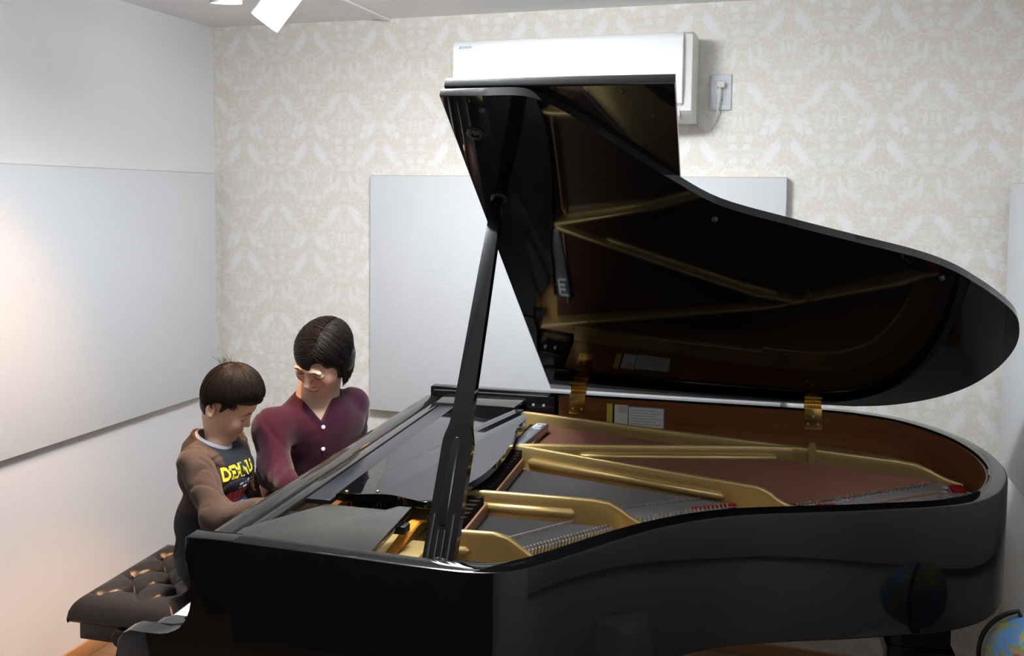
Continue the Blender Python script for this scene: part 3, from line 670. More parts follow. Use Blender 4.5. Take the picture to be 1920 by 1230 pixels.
# skirt round the cushion
loop = [G[i][0] for i in range(nx_+1)]+[G[nx_][j] for j in range(1, ny_+1)]+[G[i][ny_] for i in range(nx_-1, -1, -1)]+[G[0][j] for j in range(ny_-1, 0, -1)]
bot = [bm.verts.new((v.co.x+.012*(1 if v.co.x < -.58 else -1)*(abs(v.co.x+.58) > .17), v.co.y+.012*(1 if v.co.y < .765 else -1)*(abs(v.co.y-.765) > .2175), .490)) for v in loop]
mid = [bm.verts.new((v.co.x, v.co.y, .503)) for v in loop]
n = len(loop)
for i in range(n):
    bm.faces.new((loop[i], loop[(i+1) % n], mid[(i+1) % n], mid[i])); bm.faces.new((mid[i], mid[(i+1) % n], bot[(i+1) % n], bot[i]))
bm.faces.new(bot)
cu = bmobj('cushion', bm, 'leather', bench, 75)
for i in range(-3, 9):
    for j in range(-6, 8):
        x = -.664+.067*(i); y = .736+.0705*j
        if (i+j) % 2 or not (BX0+.05 < x < BX1-.05 and BY0+.06 < y < BY1-.06): continue
        b = bench_pt((x-(BX0+BX1)/2)/((BX1-BX0)/2), (y-(BY0+BY1)/2)/((BY1-BY0)/2))
        lathe('button', [(.0085, -.002), (.0085, .001), (.006, .004), (.0005, .005)], 'leather', cu, 12, Matrix.Translation((b[0], b[1], b[2])))
box('apron', (BX0+.022, BY0+.022, .440), (BX1-.022, BY1-.022, .4895), 'black_satin', bench, .004)
for x in (BX0+.135, BX1-.06):
    for y in (BY0+.13, BY1-.10):
        lathe('leg', [(.016, .0), (.018, .01), (.026, .40), (.030, .440)], 'black_satin', bench, 16, Matrix.Translation((x, y, 0)))
for s_ in (BY0+.012, BY1-.012): lathe('height_knob', [(.022, -.012), (.026, -.008), (.026, .008), (.022, .012)], 'black_satin', bench, 18, aim((-.56, s_, .465), (0, 1, 0)))
# the woman's chair
ch = thing('stool', 'black square stool under the woman in the cardigan', 'stool', (-.42, 1.22, 0))
cmx = Matrix.Translation((-.42, 1.22, 0)) @ Matrix.Rotation(math.radians(-25), 4, 'Z')
box('seat', (-.17, -.17, .40), (.17, .17, .435), 'black_satin', ch, .012, 3, cmx)
for x in (-.145, .145):
    for y in (-.145, .145): tube('leg', [cmx @ Vector((x*1.05, y*1.05, 0)), cmx @ Vector((x, y, .40))], [.013, .016], 'grey_metal', ch, 12)
# globe on its stand, standing on a small cabinet by the piano's tail
def globe_mat():
    m = mat('printed globe', (.1, .3, .6), .35); t = NT(m); c = t.coord('Generated'); n = t.noise(c, 3.1, 5, .6); n2 = t.noise(c, 9, 3)
    land = t.ramp(n2, [(.30, (.62, .60, .10)), (.45, (.20, .38, .10)), (.55, (.50, .33, .22)), (.66, (.42, .36, .18)), (.75, (.50, .08, .06))])
    t.l.new(t.mix(t.m('MULTIPLY', t.m('SUBTRACT', n, .46), 30, clamp=True), (.16, .36, .66), land), t.b.inputs['Base Color']); return m
M['globe'] = globe_mat()
GC = Vector((1.610, .420, .742)); GR = .100
gl = thing('globe', 'blue and green desk globe at the bottom right corner', 'globe', (GC.x, GC.y, .56))
prof = [(max(.0006, GR*math.cos(a)), GR*math.sin(a)) for a in np.linspace(-PI/2, PI/2, 25)]
tilt = Matrix.Translation(GC) @ Matrix.Rotation(math.radians(160), 4, 'Z') @ Matrix.Rotation(math.radians(23), 4, 'Y')
lathe('sphere', prof, 'globe', gl, 48, tilt, True, 80)
arc = [tilt @ Vector((math.cos(a)*(GR+.011), 0, math.sin(a)*(GR+.011))) for a in np.linspace(-PI/2, PI/2, 25)]
tube('meridian_arm', [tilt @ Vector((0, 0, GR-.001))]+arc[::-1]+[tilt @ Vector((0, 0, -GR+.001))], .0045, 'black_satin', gl, 8)
lathe('base', [(.070, .5615), (.074, .567), (.060, .577), (.018, .585), (.010, .60), (.009, .640)], 'black_satin', gl, 28, Matrix.Translation((GC.x, GC.y, 0)))
cb = thing('cabinet', 'small white cabinet carrying the globe beside the piano tail', 'cabinet', (1.585, .40, 0))
cbm = Matrix.Translation((1.585, .40, 0)) @ Matrix.Rotation(PHI, 4, 'Z')
box('carcass', (-.135, -.15, .02), (.150, .15, .560), 'ac_side', cb, .003, 2, cbm)
for z0, z1 in ((.03, .285), (.295, .55)):
    d = box('drawer', (-.148, -.145, z0), (-.136, .145, z1), 'ac_white', cb, .002, 2, cbm); lathe('knob', [(.006, 0), (.006, .008), (.012, .016), (.001, .020)], 'grey_metal', d, 14, cbm @ aim((-.148, 0, (z0+z1)/2), (-1, 0, 0)))
for x in (-.11, .12):
    for y in (-.125, .125): lathe('foot', [(.014, 0), (.014, .02)], 'black_satin', cb, 12, cbm @ Matrix.Translation((x, y, 0)))

# ================================================================== SOFT FORMS: signed-distance modelling, meshed with surface nets
class Field:
    def __init__(s, spans):
        """spans per axis: list of (lo, hi, step), ascending"""
        s.ax = []
        for sp in spans:
            a = np.concatenate([np.arange(lo, hi-1e-9, st) for lo, hi, st in sp] + [[sp[-1][1]]]); s.ax.append(a.astype(np.float32))
        s.F = np.full([len(a) for a in s.ax], 9., np.float32)
    def sub(s, lo, hi):
        sl = []
        for a, l, h in zip(s.ax, lo, hi):
            i0 = max(int(np.searchsorted(a, l))-1, 0); i1 = min(int(np.searchsorted(a, h))+1, len(a)); sl.append(slice(i0, max(i1, i0)))
        sl = tuple(sl); g = [s.ax[i][sl[i]] for i in range(3)]
        return sl, np.meshgrid(*g, indexing='ij', sparse=True)
    def comb(s, sl, d, k, op):
        a = s.F[sl]
        if op == 'add':
            if k > 0:
                h = np.clip(.5+.5*(a-d)/k, 0, 1); s.F[sl] = a*(1-h)+d*h-k*h*(1-h)
            else: s.F[sl] = np.minimum(a, d)
        elif op == 'cut':
            if k > 0:
                h = np.clip(.5-.5*(a+d)/k, 0, 1); s.F[sl] = a*(1-h)-d*h+k*h*(1-h)
            else: s.F[sl] = np.maximum(a, -d)
        elif op == 'and': s.F[sl] = np.maximum(a, d)
    def cone(s, a, b, ra, rb, k=.01, op='add'):
        a, b = np.array(a, float), np.array(b, float); R = max(ra, rb)+k+.02
        sl, (x, y, z) = s.sub(np.minimum(a, b)-R, np.maximum(a, b)+R); ba = b-a; L2 = max(ba@ba, 1e-9)
        t = np.clip(((x-a[0])*ba[0]+(y-a[1])*ba[1]+(z-a[2])*ba[2])/L2, 0, 1)
        d = np.sqrt((x-a[0]-t*ba[0])**2+(y-a[1]-t*ba[1])**2+(z-a[2]-t*ba[2])**2)-(ra+(rb-ra)*t)
        s.comb(sl, d.astype(np.float32), k, op)
    def chain(s, pts, rad, k=.01):
        for i in range(len(pts)-1): s.cone(pts[i], pts[i+1], rad[i], rad[i+1], k)
    def ell(s, c, r, R=None, k=.01, op='add'):
        c = np.array(c, float); r = np.array(r, float); R = np.eye(3) if R is None else np.array(R)
        ext = np.sqrt(((R*r[None, :])**2).sum(1))+k+.02
        sl, (x, y, z) = s.sub(c-ext, c+ext)
        q = [(x-c[0])*R[0, i]+(y-c[1])*R[1, i]+(z-c[2])*R[2, i] for i in range(3)]
        k0 = np.sqrt(sum((q[i]/r[i])**2 for i in range(3))); k1 = np.sqrt(sum((q[i]/r[i]**2)**2 for i in range(3)))
        s.comb(sl, (k0*(k0-1)/np.maximum(k1, 1e-6)).astype(np.float32), k, op)
    def func(s, lo, hi, f, k=0, op='cut'):
        sl, (x, y, z) = s.sub(lo, hi); s.comb(sl, f(x, y, z).astype(np.float32), k, op)
    def warp(s, f):
        sl, (x, y, z) = s.sub((-9,)*3, (9,)*3); near = np.abs(s.F) < .05
        s.F = np.where(near, s.F+f(x, y, z), s.F).astype(np.float32)
    def mesh(s):
        F = s.F; S = F < 0; xs, ys, zs = s.ax
        c = np.zeros([n-1 for n in F.shape], np.int8)
        for i in (0, 1):
            for j in (0, 1):
                for k in (0, 1): c += S[i:F.shape[0]-1+i, j:F.shape[1]-1+j, k:F.shape[2]-1+k]
        act = np.argwhere((c > 0) & (c < 8)); I, J, K = act.T; N = len(act)
        idx = np.full(c.shape, -1, np.int32); idx[I, J, K] = np.arange(N)
        A = np.stack([xs, ys, zs]) if False else None
        pos = np.zeros((N, 3)); cnt = np.zeros(N)
        X = [xs, ys, zs]; corners = [(i, j, k) for i in (0, 1) for j in (0, 1) for k in (0, 1)]
        val = {cn: F[I+cn[0], J+cn[1], K+cn[2]] for cn in corners}
        pt = lambda cn: np.stack([xs[I+cn[0]], ys[J+cn[1]], zs[K+cn[2]]], 1)
        for a in corners:
            for ax in range(3):
                if a[ax] == 0:
                    b = tuple(v+(1 if i == ax else 0) for i, v in enumerate(a)); va, vb = val[a], val[b]; m = (va < 0) != (vb < 0)
                    t = np.where(m, va/np.where(va == vb, 1, va-vb), 0)[:, None]
                    p = pt(a)*(1-t)+pt(b)*t; pos[m] += p[m]; cnt[m] += 1
        pos /= cnt[:, None]
        quads = []
        for ax in range(3):
            o1, o2 = [(1, 2), (2, 0), (0, 1)][ax]
            sa = [slice(None)]*3; sb_ = [slice(None)]*3; sa[ax] = slice(0, -1); sb_[ax] = slice(1, None)
            E_ = S[tuple(sa)] != S[tuple(sb_)]; e = np.argwhere(E_)
            e = e[(e[:, o1] > 0) & (e[:, o2] > 0) & (e[:, o1] < F.shape[o1]-1) & (e[:, o2] < F.shape[o2]-1)]
            def cell(d1, d2):
                q = e.copy(); q[:, o1] += d1; q[:, o2] += d2; return idx[q[:, 0], q[:, 1], q[:, 2]]
            q = np.stack([cell(-1, -1), cell(0, -1), cell(0, 0), cell(-1, 0)], 1)
            flip = S[e[:, 0], e[:, 1], e[:, 2]]; q[~flip] = q[~flip][:, ::-1]; quads.append(q[(q >= 0).all(1)])
        return pos, np.concatenate(quads)
def sdf_obj(name, fld, m, parent, colors=None):
    V, Q = fld.mesh(); me = bpy.data.meshes.new(name); me.vertices.add(len(V)); me.vertices.foreach_set('co', V.astype(np.float32).ravel())
    me.loops.add(Q.size); me.loops.foreach_set('vertex_index', Q.astype(np.int32).ravel()); me.polygons.add(len(Q))
    me.polygons.foreach_set('loop_start', np.arange(0, Q.size, 4, dtype=np.int32)); me.update(calc_edges=True); me.validate(); me.shade_smooth()
    me.materials.append(M[m] if isinstance(m, str) else m)
    if colors is not None:
        at = me.attributes.new('tint', 'FLOAT_COLOR', 'POINT'); c = np.ones((len(V), 4), np.float32); c[:, :3] = colors(V); at.data.foreach_set('color', c.ravel())
    o = bpy.data.objects.new(name, me); COL.objects.link(o); attach(o, parent); return o
def rotm(yaw, pitch, roll):
    yaw, pitch, roll = map(math.radians, (yaw, pitch, roll)); cy, sy, cp, sp_, cr, sr = math.cos(yaw), math.sin(yaw), math.cos(pitch), math.sin(pitch), math.cos(roll), math.sin(roll)
    return np.array([[cy, -sy, 0], [sy, cy, 0], [0, 0, 1]]) @ np.array([[cp, 0, -sp_], [0, 1, 0], [sp_, 0, cp]]) @ np.array([[1, 0, 0], [0, cr, -sr], [0, sr, cr]])
def tint_mat(name, rough, sss=0., spec=.4):
    m = mat(name, (1, 1, 1), rough, spec=spec); t = NT(m); a = t.new('ShaderNodeAttribute', attribute_name='tint'); t.l.new(a.outputs['Color'], t.b.inputs['Base Color'])
    if sss: t.b.inputs['Subsurface Weight'].default_value = sss; t.b.inputs['Subsurface Radius'].default_value = (.010, .004, .002); t.b.inputs['Subsurface Scale'].default_value = .4
    return m
M['skin'] = tint_mat('skin', .48, .12)
def cloth(name, c, sc=900, st=.25, var=.12):
    m = mat(name, c, .9, spec=.15); t = NT(m); k = t.coord(); n = t.noise(k, sc, 1); n2 = t.noise(k, 14, 4)
    t.l.new(t.mix(n2, tuple(x*(1-var) for x in c), tuple(x*(1+var) for x in c)), t.b.inputs['Base Color']); t.bump(n, st, .001)
    t.b.inputs['Sheen Weight'].default_value = .15; return m
M['wine'] = cloth('wine knit', (.034, .0044, .0145)); M['brown_sweat'] = cloth('brown sleeve cloth', (.062, .044, .036)); M['charcoal'] = cloth('charcoal cloth', (.032, .034, .042))
M['navy'] = cloth('dark trousers', (.025, .027, .036)); M['collar'] = cloth('pale lilac collar', (.44, .42, .48)); M['pearl'] = mat('pearl', (.88, .86, .84), .2)
def hair_mat(name, c, rough):
    m = mat(name, c, rough, spec=.22); return m
M['hair_w'] = hair_mat('black brown hair', (.009, .0068, .0065), .36); M['hair_b'] = hair_mat('dark brown hair', (.010, .0062, .0043), .5)
M['brow'] = mat('brow hair', (.018, .011, .009), .6); M['teeth'] = mat('teeth', (.80, .77, .72), .25); M['lash'] = mat('lash', (.012, .008, .007), .6)
M['yellow_print'] = mat('yellow print', (.80, .66, .03), .7); M['red_print'] = mat('red print', (.42, .055, .06), .7); M['blue_print'] = mat('blue print', (.035, .085, .23), .7); M['pale_print'] = mat('pale print', (.66, .70, .80), .7); M['dark_red_print'] = mat('dark red print', (.20, .02, .03), .7)

class Head:
    def __init__(s, o, ang, face, skull, child=False):
        s.o, s.R, s.f, s.k, s.child = np.array(o), rotm(*ang), face, skull, child
    def w(s, p, sc=None): return s.o + s.R @ (np.array(p, float)*(s.f if sc is None else sc))
    def local(s, V): return (V-s.o) @ s.R / s.f
    def build(s, F):
        w, f, R, k = s.w, s.f, s.R, s.k; ch = s.child
        sz = 1. if ch else .90
        zz_ = lambda c, sc: c if (sc is not None or c[2] > 0) else (c[0], c[1], c[2]*sz)
        E_ = lambda c, r, sm, op='add', rot=None, sc=None: F.ell(w(zz_(c, sc), sc), np.array(r)*(f if sc is None else sc), R if rot is None else R @ rot, sm*f, op)
        E_((-.014 if not ch else .004, 0, .036 if ch else .014), (.096, .0755, .083), .01, sc=k)                       # skull
        E_((.022, 0, -.030), (.066, .061 if not ch else .066, .080 if not ch else .074), .03)            # face block
        E_((.046, 0, -.078), (.034, .030, .032), .03)                               # jaw
        E_((.071, 0, -.096), (.014, .017, .014), .018)                              # chin
        for sy in (-1, 1):
            E_((.058, sy*.036, -.038), (.028, .026, .030 if not ch else .034), .02)              # cheek
            E_((.084, sy*.024, .017), (.010, .022, .008), .014)                      # brow
        for sy in (-1, 1):
            E_((.101, sy*.031, -.001), (.016, .019, .012), .014, 'cut')             # socket
            E_((.0765, sy*.031, -.0025), (.0135, .0155, .0115), .004)               # closed lid over the eye
        nx = .0 if not ch else -.006
        F.cone(w((.086, 0, .010)), w((.1045+nx, 0, -.031*sz)), .0075*f, .0098*f, .010*f)  # nose
        E_((.108+nx, 0, -.034), (.0095, .0095, .0085), .006)
        for sy in (-1, 1): E_((.097+nx, sy*.0115, -.037), (.0088, .0068, .0068), .005)
        for sy in (-1, 1): E_((.103+nx, sy*.0065, -.0435), (.004, .0032, .003), .003, 'cut')
        smile = not ch
        if smile:
            E_((.085, 0, -.0590), (.011, .026, .0050), .006); E_((.083, 0, -.0815), (.013, .021, .0070), .006)   # lips
            E_((.104, 0, -.0695), (.026, .0225, .0090), .002, 'cut')
            for sy in (-1, 1): E_((.090, sy*.035, -.050), (.010, .0035, .018), .008, 'cut', rotm(0, 0, -sy*22))  # smile folds
        else:
            E_((.0865, 0, -.0615), (.0095, .017, .0052), .006); E_((.0850, 0, -.0705), (.0095, .0150, .0062), .006)
            E_((.103, 0, -.066), (.010, .018, .0012), .002, 'cut')
        for sy in ((-1, 1) if ch else ()):                                         # ears (the bob hides the woman's)
            rt = rotm(sy*22, 0, 0) @ rotm(0, 12, 0); exx = -.012 if ch else 0.
            E_((-.012+exx, sy*.0745, -.006), (.0185, .0075, .0305), .004, 'add', rt, k if ch else None)
            E_((-.006+exx, sy*.0815, -.004), (.0105, .0045, .0195), .003, 'cut', rt, k if ch else None)
            E_((-.004+exx, sy*.0765, -.026), (.008, .005, .009), .004, 'add', rt, k if ch else None)
def face_tint(head, base, lip, blush):
    base, lip, blush = map(np.array, (base, lip, blush))
    def f(V):
        p = head.local(V); c = np.tile(base, (len(V), 1))
        def blend(mask, col): c[:] = c*(1-mask[:, None]) + col*mask[:, None]
        hd = p[:, 0] > .02
        for sy in (-1, 1):
            d = ((p[:, 0]-.075)/.03)**2+((p[:, 1]-sy*.038)/.026)**2+((p[:, 2]+.036)/.022)**2; blend(np.exp(-d*1.1)*.55*hd, blush)
        d = ((p[:, 0]-.11)/.02)**2+(p[:, 1]/.016)**2+((p[:, 2]+.036)/.014)**2; blend(np.exp(-d)*.35, blush)
        hw = .0245 if not head.child else .019; cz = -.063 if not head.child else -.0663; hh = .0155 if not head.child else .0098
        d = np.sqrt((p[:, 1]/hw)**2+((p[:, 2]-cz)/hh)**2); blend(np.clip((1.12-d)*5, 0, 1)*(p[:, 0] > .07)*.9, lip)
        for sy in (-1, 1):
            d = ((p[:, 0]+.006)/.012)**2+((p[:, 1]-sy*.08)/.008)**2+((p[:, 2]+.004)/.02)**2; blend(np.exp(-d)*.35, blush)
        return c
    return f
def bvh_of(o): me = o.data; return BVHTree.FromPolygons([wmat(o) @ v.co for v in me.vertices], [tuple(p.vertices) for p in me.polygons])
def on_surface(bv, p, d, lift=.0006):
    d = Vector(d).normalized(); h = bv.ray_cast(Vector(p)-d*.12, d)
    return h[0]-d*lift if h[0] is not None else Vector(p)
def face_line(name, head, bv, pts, rad, m, parent, n=6, lift=.0004):
    d = Vector(head.R @ np.array([-1, 0, 0])); c = catmull([(.1, y, z) for y, z in pts], 5)
    P = [on_surface(bv, head.w(p), d, lift) for p in c]; L = len(P)
    bm = bmesh.new(); addtube(bm, P, [rad*(.35+.65*math.sin(PI*min(max((i+.6)/(L+.2), 0), 1))) for i in range(L)], n); return bmobj(name, bm, m, parent, 80)

def strands(name, paths, rad, m, parent, taper=.35):
    """many thin three-sided locks in one mesh; paths: array (n, k, 3)"""
    P = np.array(paths); n, k, _ = P.shape
    T = np.gradient(P, axis=1); T /= np.linalg.norm(T, axis=2, keepdims=True)+1e-9
    ref = rng.normal(size=(n, 1, 3)); A = np.cross(T, ref); A /= np.linalg.norm(A, axis=2, keepdims=True)+1e-9; B = np.cross(T, A)
    rr = (rad*(1-(1-taper)*np.linspace(0, 1, k)**2))[None, :, None]*(.7+.6*rng.random((n, 1, 1)))
    V = np.stack([P+rr*(math.cos(a)*A+math.sin(a)*B) for a in (0, 2*PI/3, 4*PI/3)], 2)    # n,k,3,3
    idx = np.arange(n*k*3).reshape(n, k, 3); Q = []
    for j in range(3):
        Q.append(np.stack([idx[:, :-1, j], idx[:, :-1, (j+1) % 3], idx[:, 1:, (j+1) % 3], idx[:, 1:, j]], -1).reshape(-1, 4))
    Q = np.concatenate(Q); V = V.reshape(-1, 3)
    me = bpy.data.meshes.new(name); me.vertices.add(len(V)); me.vertices.foreach_set('co', V.astype(np.float32).ravel()); me.loops.add(Q.size); me.loops.foreach_set('vertex_index', Q.astype(np.int32).ravel())
    me.polygons.add(len(Q)); me.polygons.foreach_set('loop_start', np.arange(0, Q.size, 4, dtype=np.int32)); me.update(calc_edges=True); me.shade_smooth(); me.materials.append(M[m])
    o = bpy.data.objects.new(name, me); COL.objects.link(o); attach(o, parent); return o

def hand(F, wrist, fdir, up, s, side, curl=35):
    """palm and five bent fingers; fdir points along the fingers, up is the back of the hand, side=+1 puts the thumb towards +lat"""
    f = np.array(fdir, float); f /= np.linalg.norm(f); u = np.array(up, float); u -= f*(u@f); u /= np.linalg.norm(u); l = np.cross(u, f)*side
    wrist = np.array(wrist, float); knk = wrist + f*.080*s + u*.004*s
    F.cone(wrist, wrist+f*.03*s, .021*s, .022*s, .012)
    for t in (-.026, -.009, .009, .026): F.cone(wrist+f*.015*s+l*t*.6*s, knk+l*t*s, .0135*s, .0115*s, .008)
    for t, L, r in ((.030, .070, .0085), (.010, .080, .0088), (-.010, .074, .0085), (-.029, .058, .0075)):
        p = knk+l*t*s; a = math.radians(-curl*.35); r *= s
        for seg, fr in enumerate((.46, .30, .24)):
            d = f*math.cos(a)+u*math.sin(a); q = p+d*L*fr*s; F.cone(p, q, r*(1-.08*seg), r*(.93-.08*seg), .003); p = q; a -= math.radians(curl*.75)
    p = wrist+f*.022*s+l*.022*s-u*.006*s; q = p+(f*.62+l*.72-u*.25)*.036*s; F.cone(p, q, .0125*s, .0105*s, .008)
    q2 = q+(f*.90+l*.35-u*.30)*.030*s; F.cone(q, q2, .0102*s, .0092*s, .004); F.cone(q2, q2+(f*.95+l*.1-u*.35)*.022*s, .0092*s, .0075*s, .004)

# ------------------------------------------------------------------ THE BOY
boy = thing('person', 'boy in a brown sweatshirt seated on the tufted bench, looking down', 'person', (-.46, .79, 0))
BH = Head((-.388, .7875, 1.057), (14, -26, 7.5), .805, .82, True)
bj = dict(neck=(-.437, .780, .958), shR=(-.412, .672, .918), shL=(-.440, .900, .918), elR=(-.318, .628, .788), elL=(-.425, .945, .770), wrR=(-.175, .606, .832), wrL=(-.325, .865, .690), chest=(-.428, .788, .86), belly=(-.440, .790, .72), pel=(-.445, .79, .635),
          knR=(-.235, .70, .575), knL=(-.240, .88, .575), anR=(-.26, .70, .10), anL=(-.27, .88, .10))
def boy_body(F):
    b = bj; nk = BH.w((-.020, 0, -.055)); F.chain([nk, np.array(b['neck'])+[.030, .004, 0]], [.033, .036], .010)
    BH.build(F)
    F.cone(b['shR'], b['shL'], .030, .030, .03); F.cone(b['chest'], b['belly'], .062, .058, .04); F.cone(b['belly'], b['pel'], .058, .066, .04)
    for s in 'RL':
        F.chain([b['sh'+s], b['el'+s], b['wr'+s]], [.026, .024, .019], .012)
        hand(F, b['wr'+s], (1, (.05 if s == 'R' else -.35), -.28), (.25, 0, 1), .74, 1 if s == 'R' else -1, 42)
        sy = -1 if s == 'R' else 1; hip = np.array(b['pel'])+[.02, sy*.05, -.02]; F.chain([hip, b['kn'+s], b['an'+s]], [.062, .045, .030], .02)
        F.cone(np.array(b['an'+s])+[-.01, 0, -.06], np.array(b['an'+s])+[.11, 0, -.075], .030, .022, .02)
F = Field([[(-.62, -.50, .006), (-.50, -.27, .0023), (-.27, .03, .004)], [(.58, .69, .005), (.69, .89, .0023), (.89, 1.02, .005)], [(0.0, .72, .010), (.72, .93, .0045), (.93, 1.21, .0023)]])
boy_body(F)
body = sdf_obj('body', F, 'skin', boy, face_tint(BH, (.62, .39, .275), (.54, .27, .205), (.56, .24, .17)))
bbv = bvh_of(body)
for sy, nm in ((-1, 'r'), (1, 'l')):
    face_line('eyelashes', BH, bbv, [(sy*.016, -.0065), (sy*.026, -.0115), (sy*.036, -.0118), (sy*.046, -.0075)], .0013, 'lash', body)
    face_line('eyebrow', BH, bbv, [(sy*.013, .0165), (sy*.026, .0225), (sy*.038, .0215), (sy*.048, .0155)], .0016, 'brow', body)
# sweatshirt: brown sleeves and back, charcoal front
def folds(amp, fr, seed):
    r = np.random.default_rng(seed); D = r.normal(size=(5, 3)); D /= np.linalg.norm(D, axis=1)[:, None]; ph = r.random(5)*6
    def f(x, y, z):
        v = 0
        for d, p in zip(D, ph): v = v+np.sin(fr*(d[0]*x+d[1]*y+d[2]*z)+p+1.4*np.sin(fr*.37*(d[1]*x-d[2]*y+d[0]*z)+p))
        return amp*v/5
    return f
def ridges(amp, fr, seed):          # sharp creases
    r = np.random.default_rng(seed); D = r.normal(size=(3, 3)); D /= np.linalg.norm(D, axis=1)[:, None]; ph = r.random(3)*6
    def f(x, y, z):
        v = 0
        for d, p in zip(D, ph):
            v = v+np.maximum(0, 1-3.2*np.abs(np.sin(.5*(fr*(d[0]*x+d[1]*y+d[2]*z)+p+1.8*np.sin(fr*.31*(d[1]*x-d[2]*y+d[0]*z)+p)))))*(np.sin(fr*.23*(d[2]*x+d[0]*y-d[1]*z)+p) > -.1)
        return amp*v
    return f
RB = rotm(2, 0, 0)
def shirt(F):
    b = bj
    F.cone(np.array(b['shR'])+[0, .012, 0], np.array(b['shL'])+[0, -.012, 0], .052, .052, .03)
    F.ell(np.array(b['chest'])+[.010, 0, .0], (.098, .125, .085), RB, .04); F.ell(np.array(b['belly'])+[.008, 0, .0], (.100, .122, .11), RB, .04)
    F.ell(np.array(b['pel'])+[.004, 0, .0], (.092, .118, .06), RB, .03)
    F.chain([b['neck'], np.array(b['neck'])+[-.006, .0, -.03]], [.050, .066], .03)
F = Field([[(-.60, -.28, .0042)], [(.60, .99, .0042)], [(.58, 1.0, .0042)]]); shirt(F); F.warp(folds(.004, 55, 3)); F.warp(ridges(.004, 80, 4))
nb, nd = np.array(bj['neck'])+[.014, 0, -.012], np.array([.42, .10, .90]); nd /= np.linalg.norm(nd)
F.func((-.6, .6, .9), (-.2, 1, 1.1), lambda x, y, z: -((x-nb[0])*nd[0]+(y-nb[1])*nd[1]+(z-nb[2])*nd[2]-.008), .004)
def shirt_tint(V):
    q = (V-np.array(bj['chest'])) @ RB; c = np.tile(np.array([.030, .032, .040]), (len(V), 1)); back = ((q[:, 0]+.25*np.abs(q[:, 1]) < .012) | (np.abs(q[:, 1]) > .078-.25*np.clip(q[:, 2]-.03, 0, .1))) & (q[:, 2] > -.09)
    c[back] = (.062, .044, .036); return c
m = tint_mat('sweatshirt cloth', .92, 0, .12); t = NT(m); t.bump(t.noise(t.coord(), 900, 1), .25, .001); M['sweat'] = m
sh = sdf_obj('sweatshirt', F, 'sweat', boy, shirt_tint)
for s in 'RL':
    F = Field([[(-.52, -.12, .0036)], [(bj['el'+s][1]-.10, bj['el'+s][1]+.12, .0036)] if s == 'R' else [(.79, 1.05, .0036)], [(.74 if s == 'R' else .62, .99, .0036)]])
    F.chain([bj['sh'+s], bj['el'+s], bj['wr'+s]], [.046, .039, .030], .03); F.warp(folds(.0055, 85, 11 if s == 'R' else 12)); F.warp(ridges(.0035, 120, 13))
    sdf_obj('sleeve', F, 'brown_sweat', boy)
    tube('cuff', [np.array(bj['wr'+s])+np.array([-.020, .003, -.003]), np.array(bj['wr'+s])+np.array([.006, -.001, -.001])], [.029, .026], 'charcoal', boy, 20)
# collar ring
cc = np.array(bj['neck'])+[.016, 0, -.004]; bm = bmesh.new(); e1 = np.array([.90, .24, -.42]); e1 -= nd*(e1@nd); e1 /= np.linalg.norm(e1); e2 = np.cross(nd, e1)
prev = None; rings = []
for i in range(36):
    a = 2*PI*i/36; o = e1*math.cos(a)*.053+e2*math.sin(a)*.051; rings.append([bm.verts.new(cc+o*sc+nd*h) for sc, h in ((1.10, -.016), (1.06, -.002), (.99, .006), (.94, .007), (.93, -.008))])
for i in range(36):
    for k in range(4): bm.faces.new((rings[i][k], rings[(i+1) % 36][k], rings[(i+1) % 36][k+1], rings[i][k+1]))
bmobj('collar', bm, 'collar', boy, 80)
# trousers
F = Field([[(-.62, -.15, .006)], [(.62, .96, .006)], [(.07, .72, .006)]])
F.ell(np.array(bj['pel'])+[0, 0, -.01], (.088, .112, .072), RB, .03)
for s, sy in (('R', -1), ('L', 1)): F.chain([np.array(bj['pel'])+[.02, sy*.055, -.02], bj['kn'+s], np.array(bj['an'+s])+[0, 0, -.01]], [.072, .056, .045], .02)
sdf_obj('trousers', F, 'navy', boy)
# print on the chest
sbv = bvh_of(sh); PX = np.array([1., .03, -.10]); PL = np.array([-.03, 1., 0])
pc0 = np.array(bj['chest'])
def chest(u, v, t=0): return on_surface(sbv, pc0+PX*.06+PL*u+np.array([0, 0, 1.])*v, -PX, .0012+t)
def chest_patch(name, u0, u1, v0, v1, m, lift=0, n=10, poly=None):
    bm = bmesh.new(); G = [[bm.verts.new(chest(u0+(u1-u0)*i/n, v0+(v1-v0)*j/n, lift)) for j in range(n+1)] for i in range(n+1)]
    for i in range(n):
        for j in range(n): bm.faces.new((G[i][j], G[i+1][j], G[i+1][j+1], G[i][j+1]))
    return bmobj(name, bm, m, sh, 80)
textmesh('print_lettering', 'DEMNU', .048, lambda u, v, t: chest(-.090+u*.70, .012+v*1.0, t), 'yellow_print', sh, .0022, .0004)
for k in range(2):
    for i in range(7): chest_patch('print_small_line', -.035+i*.020, -.035+i*.020+.015, -.006-.012*k-.007, -.006-.012*k, 'pale_print', 0, 2)
chest_patch('print_banner', -.060, .095, -.062, -.028, 'red_print'); textmesh('print_banner_lettering', 'LUNAR', .030, lambda u, v, t: chest(-.045+u*1.15, -.056+v, .0006+t), 'dark_red_print', sh, .0004, .0003)
chest_patch('print_picture', -.050, .095, -.135, -.064, 'blue_print')
for u0, u1, v0, v1 in ((-.012, .012, -.098, -.068), (.012, .024, -.088, -.076), (-.028, -.012, -.112, -.098), (-.028, -.018, -.124, -.110), (.006, .016, -.126, -.098), (-.012, .016, -.104, -.096)):
    chest_patch('print_figure', u0, u1, v0, v1, 'pale_print', .0007, 3)
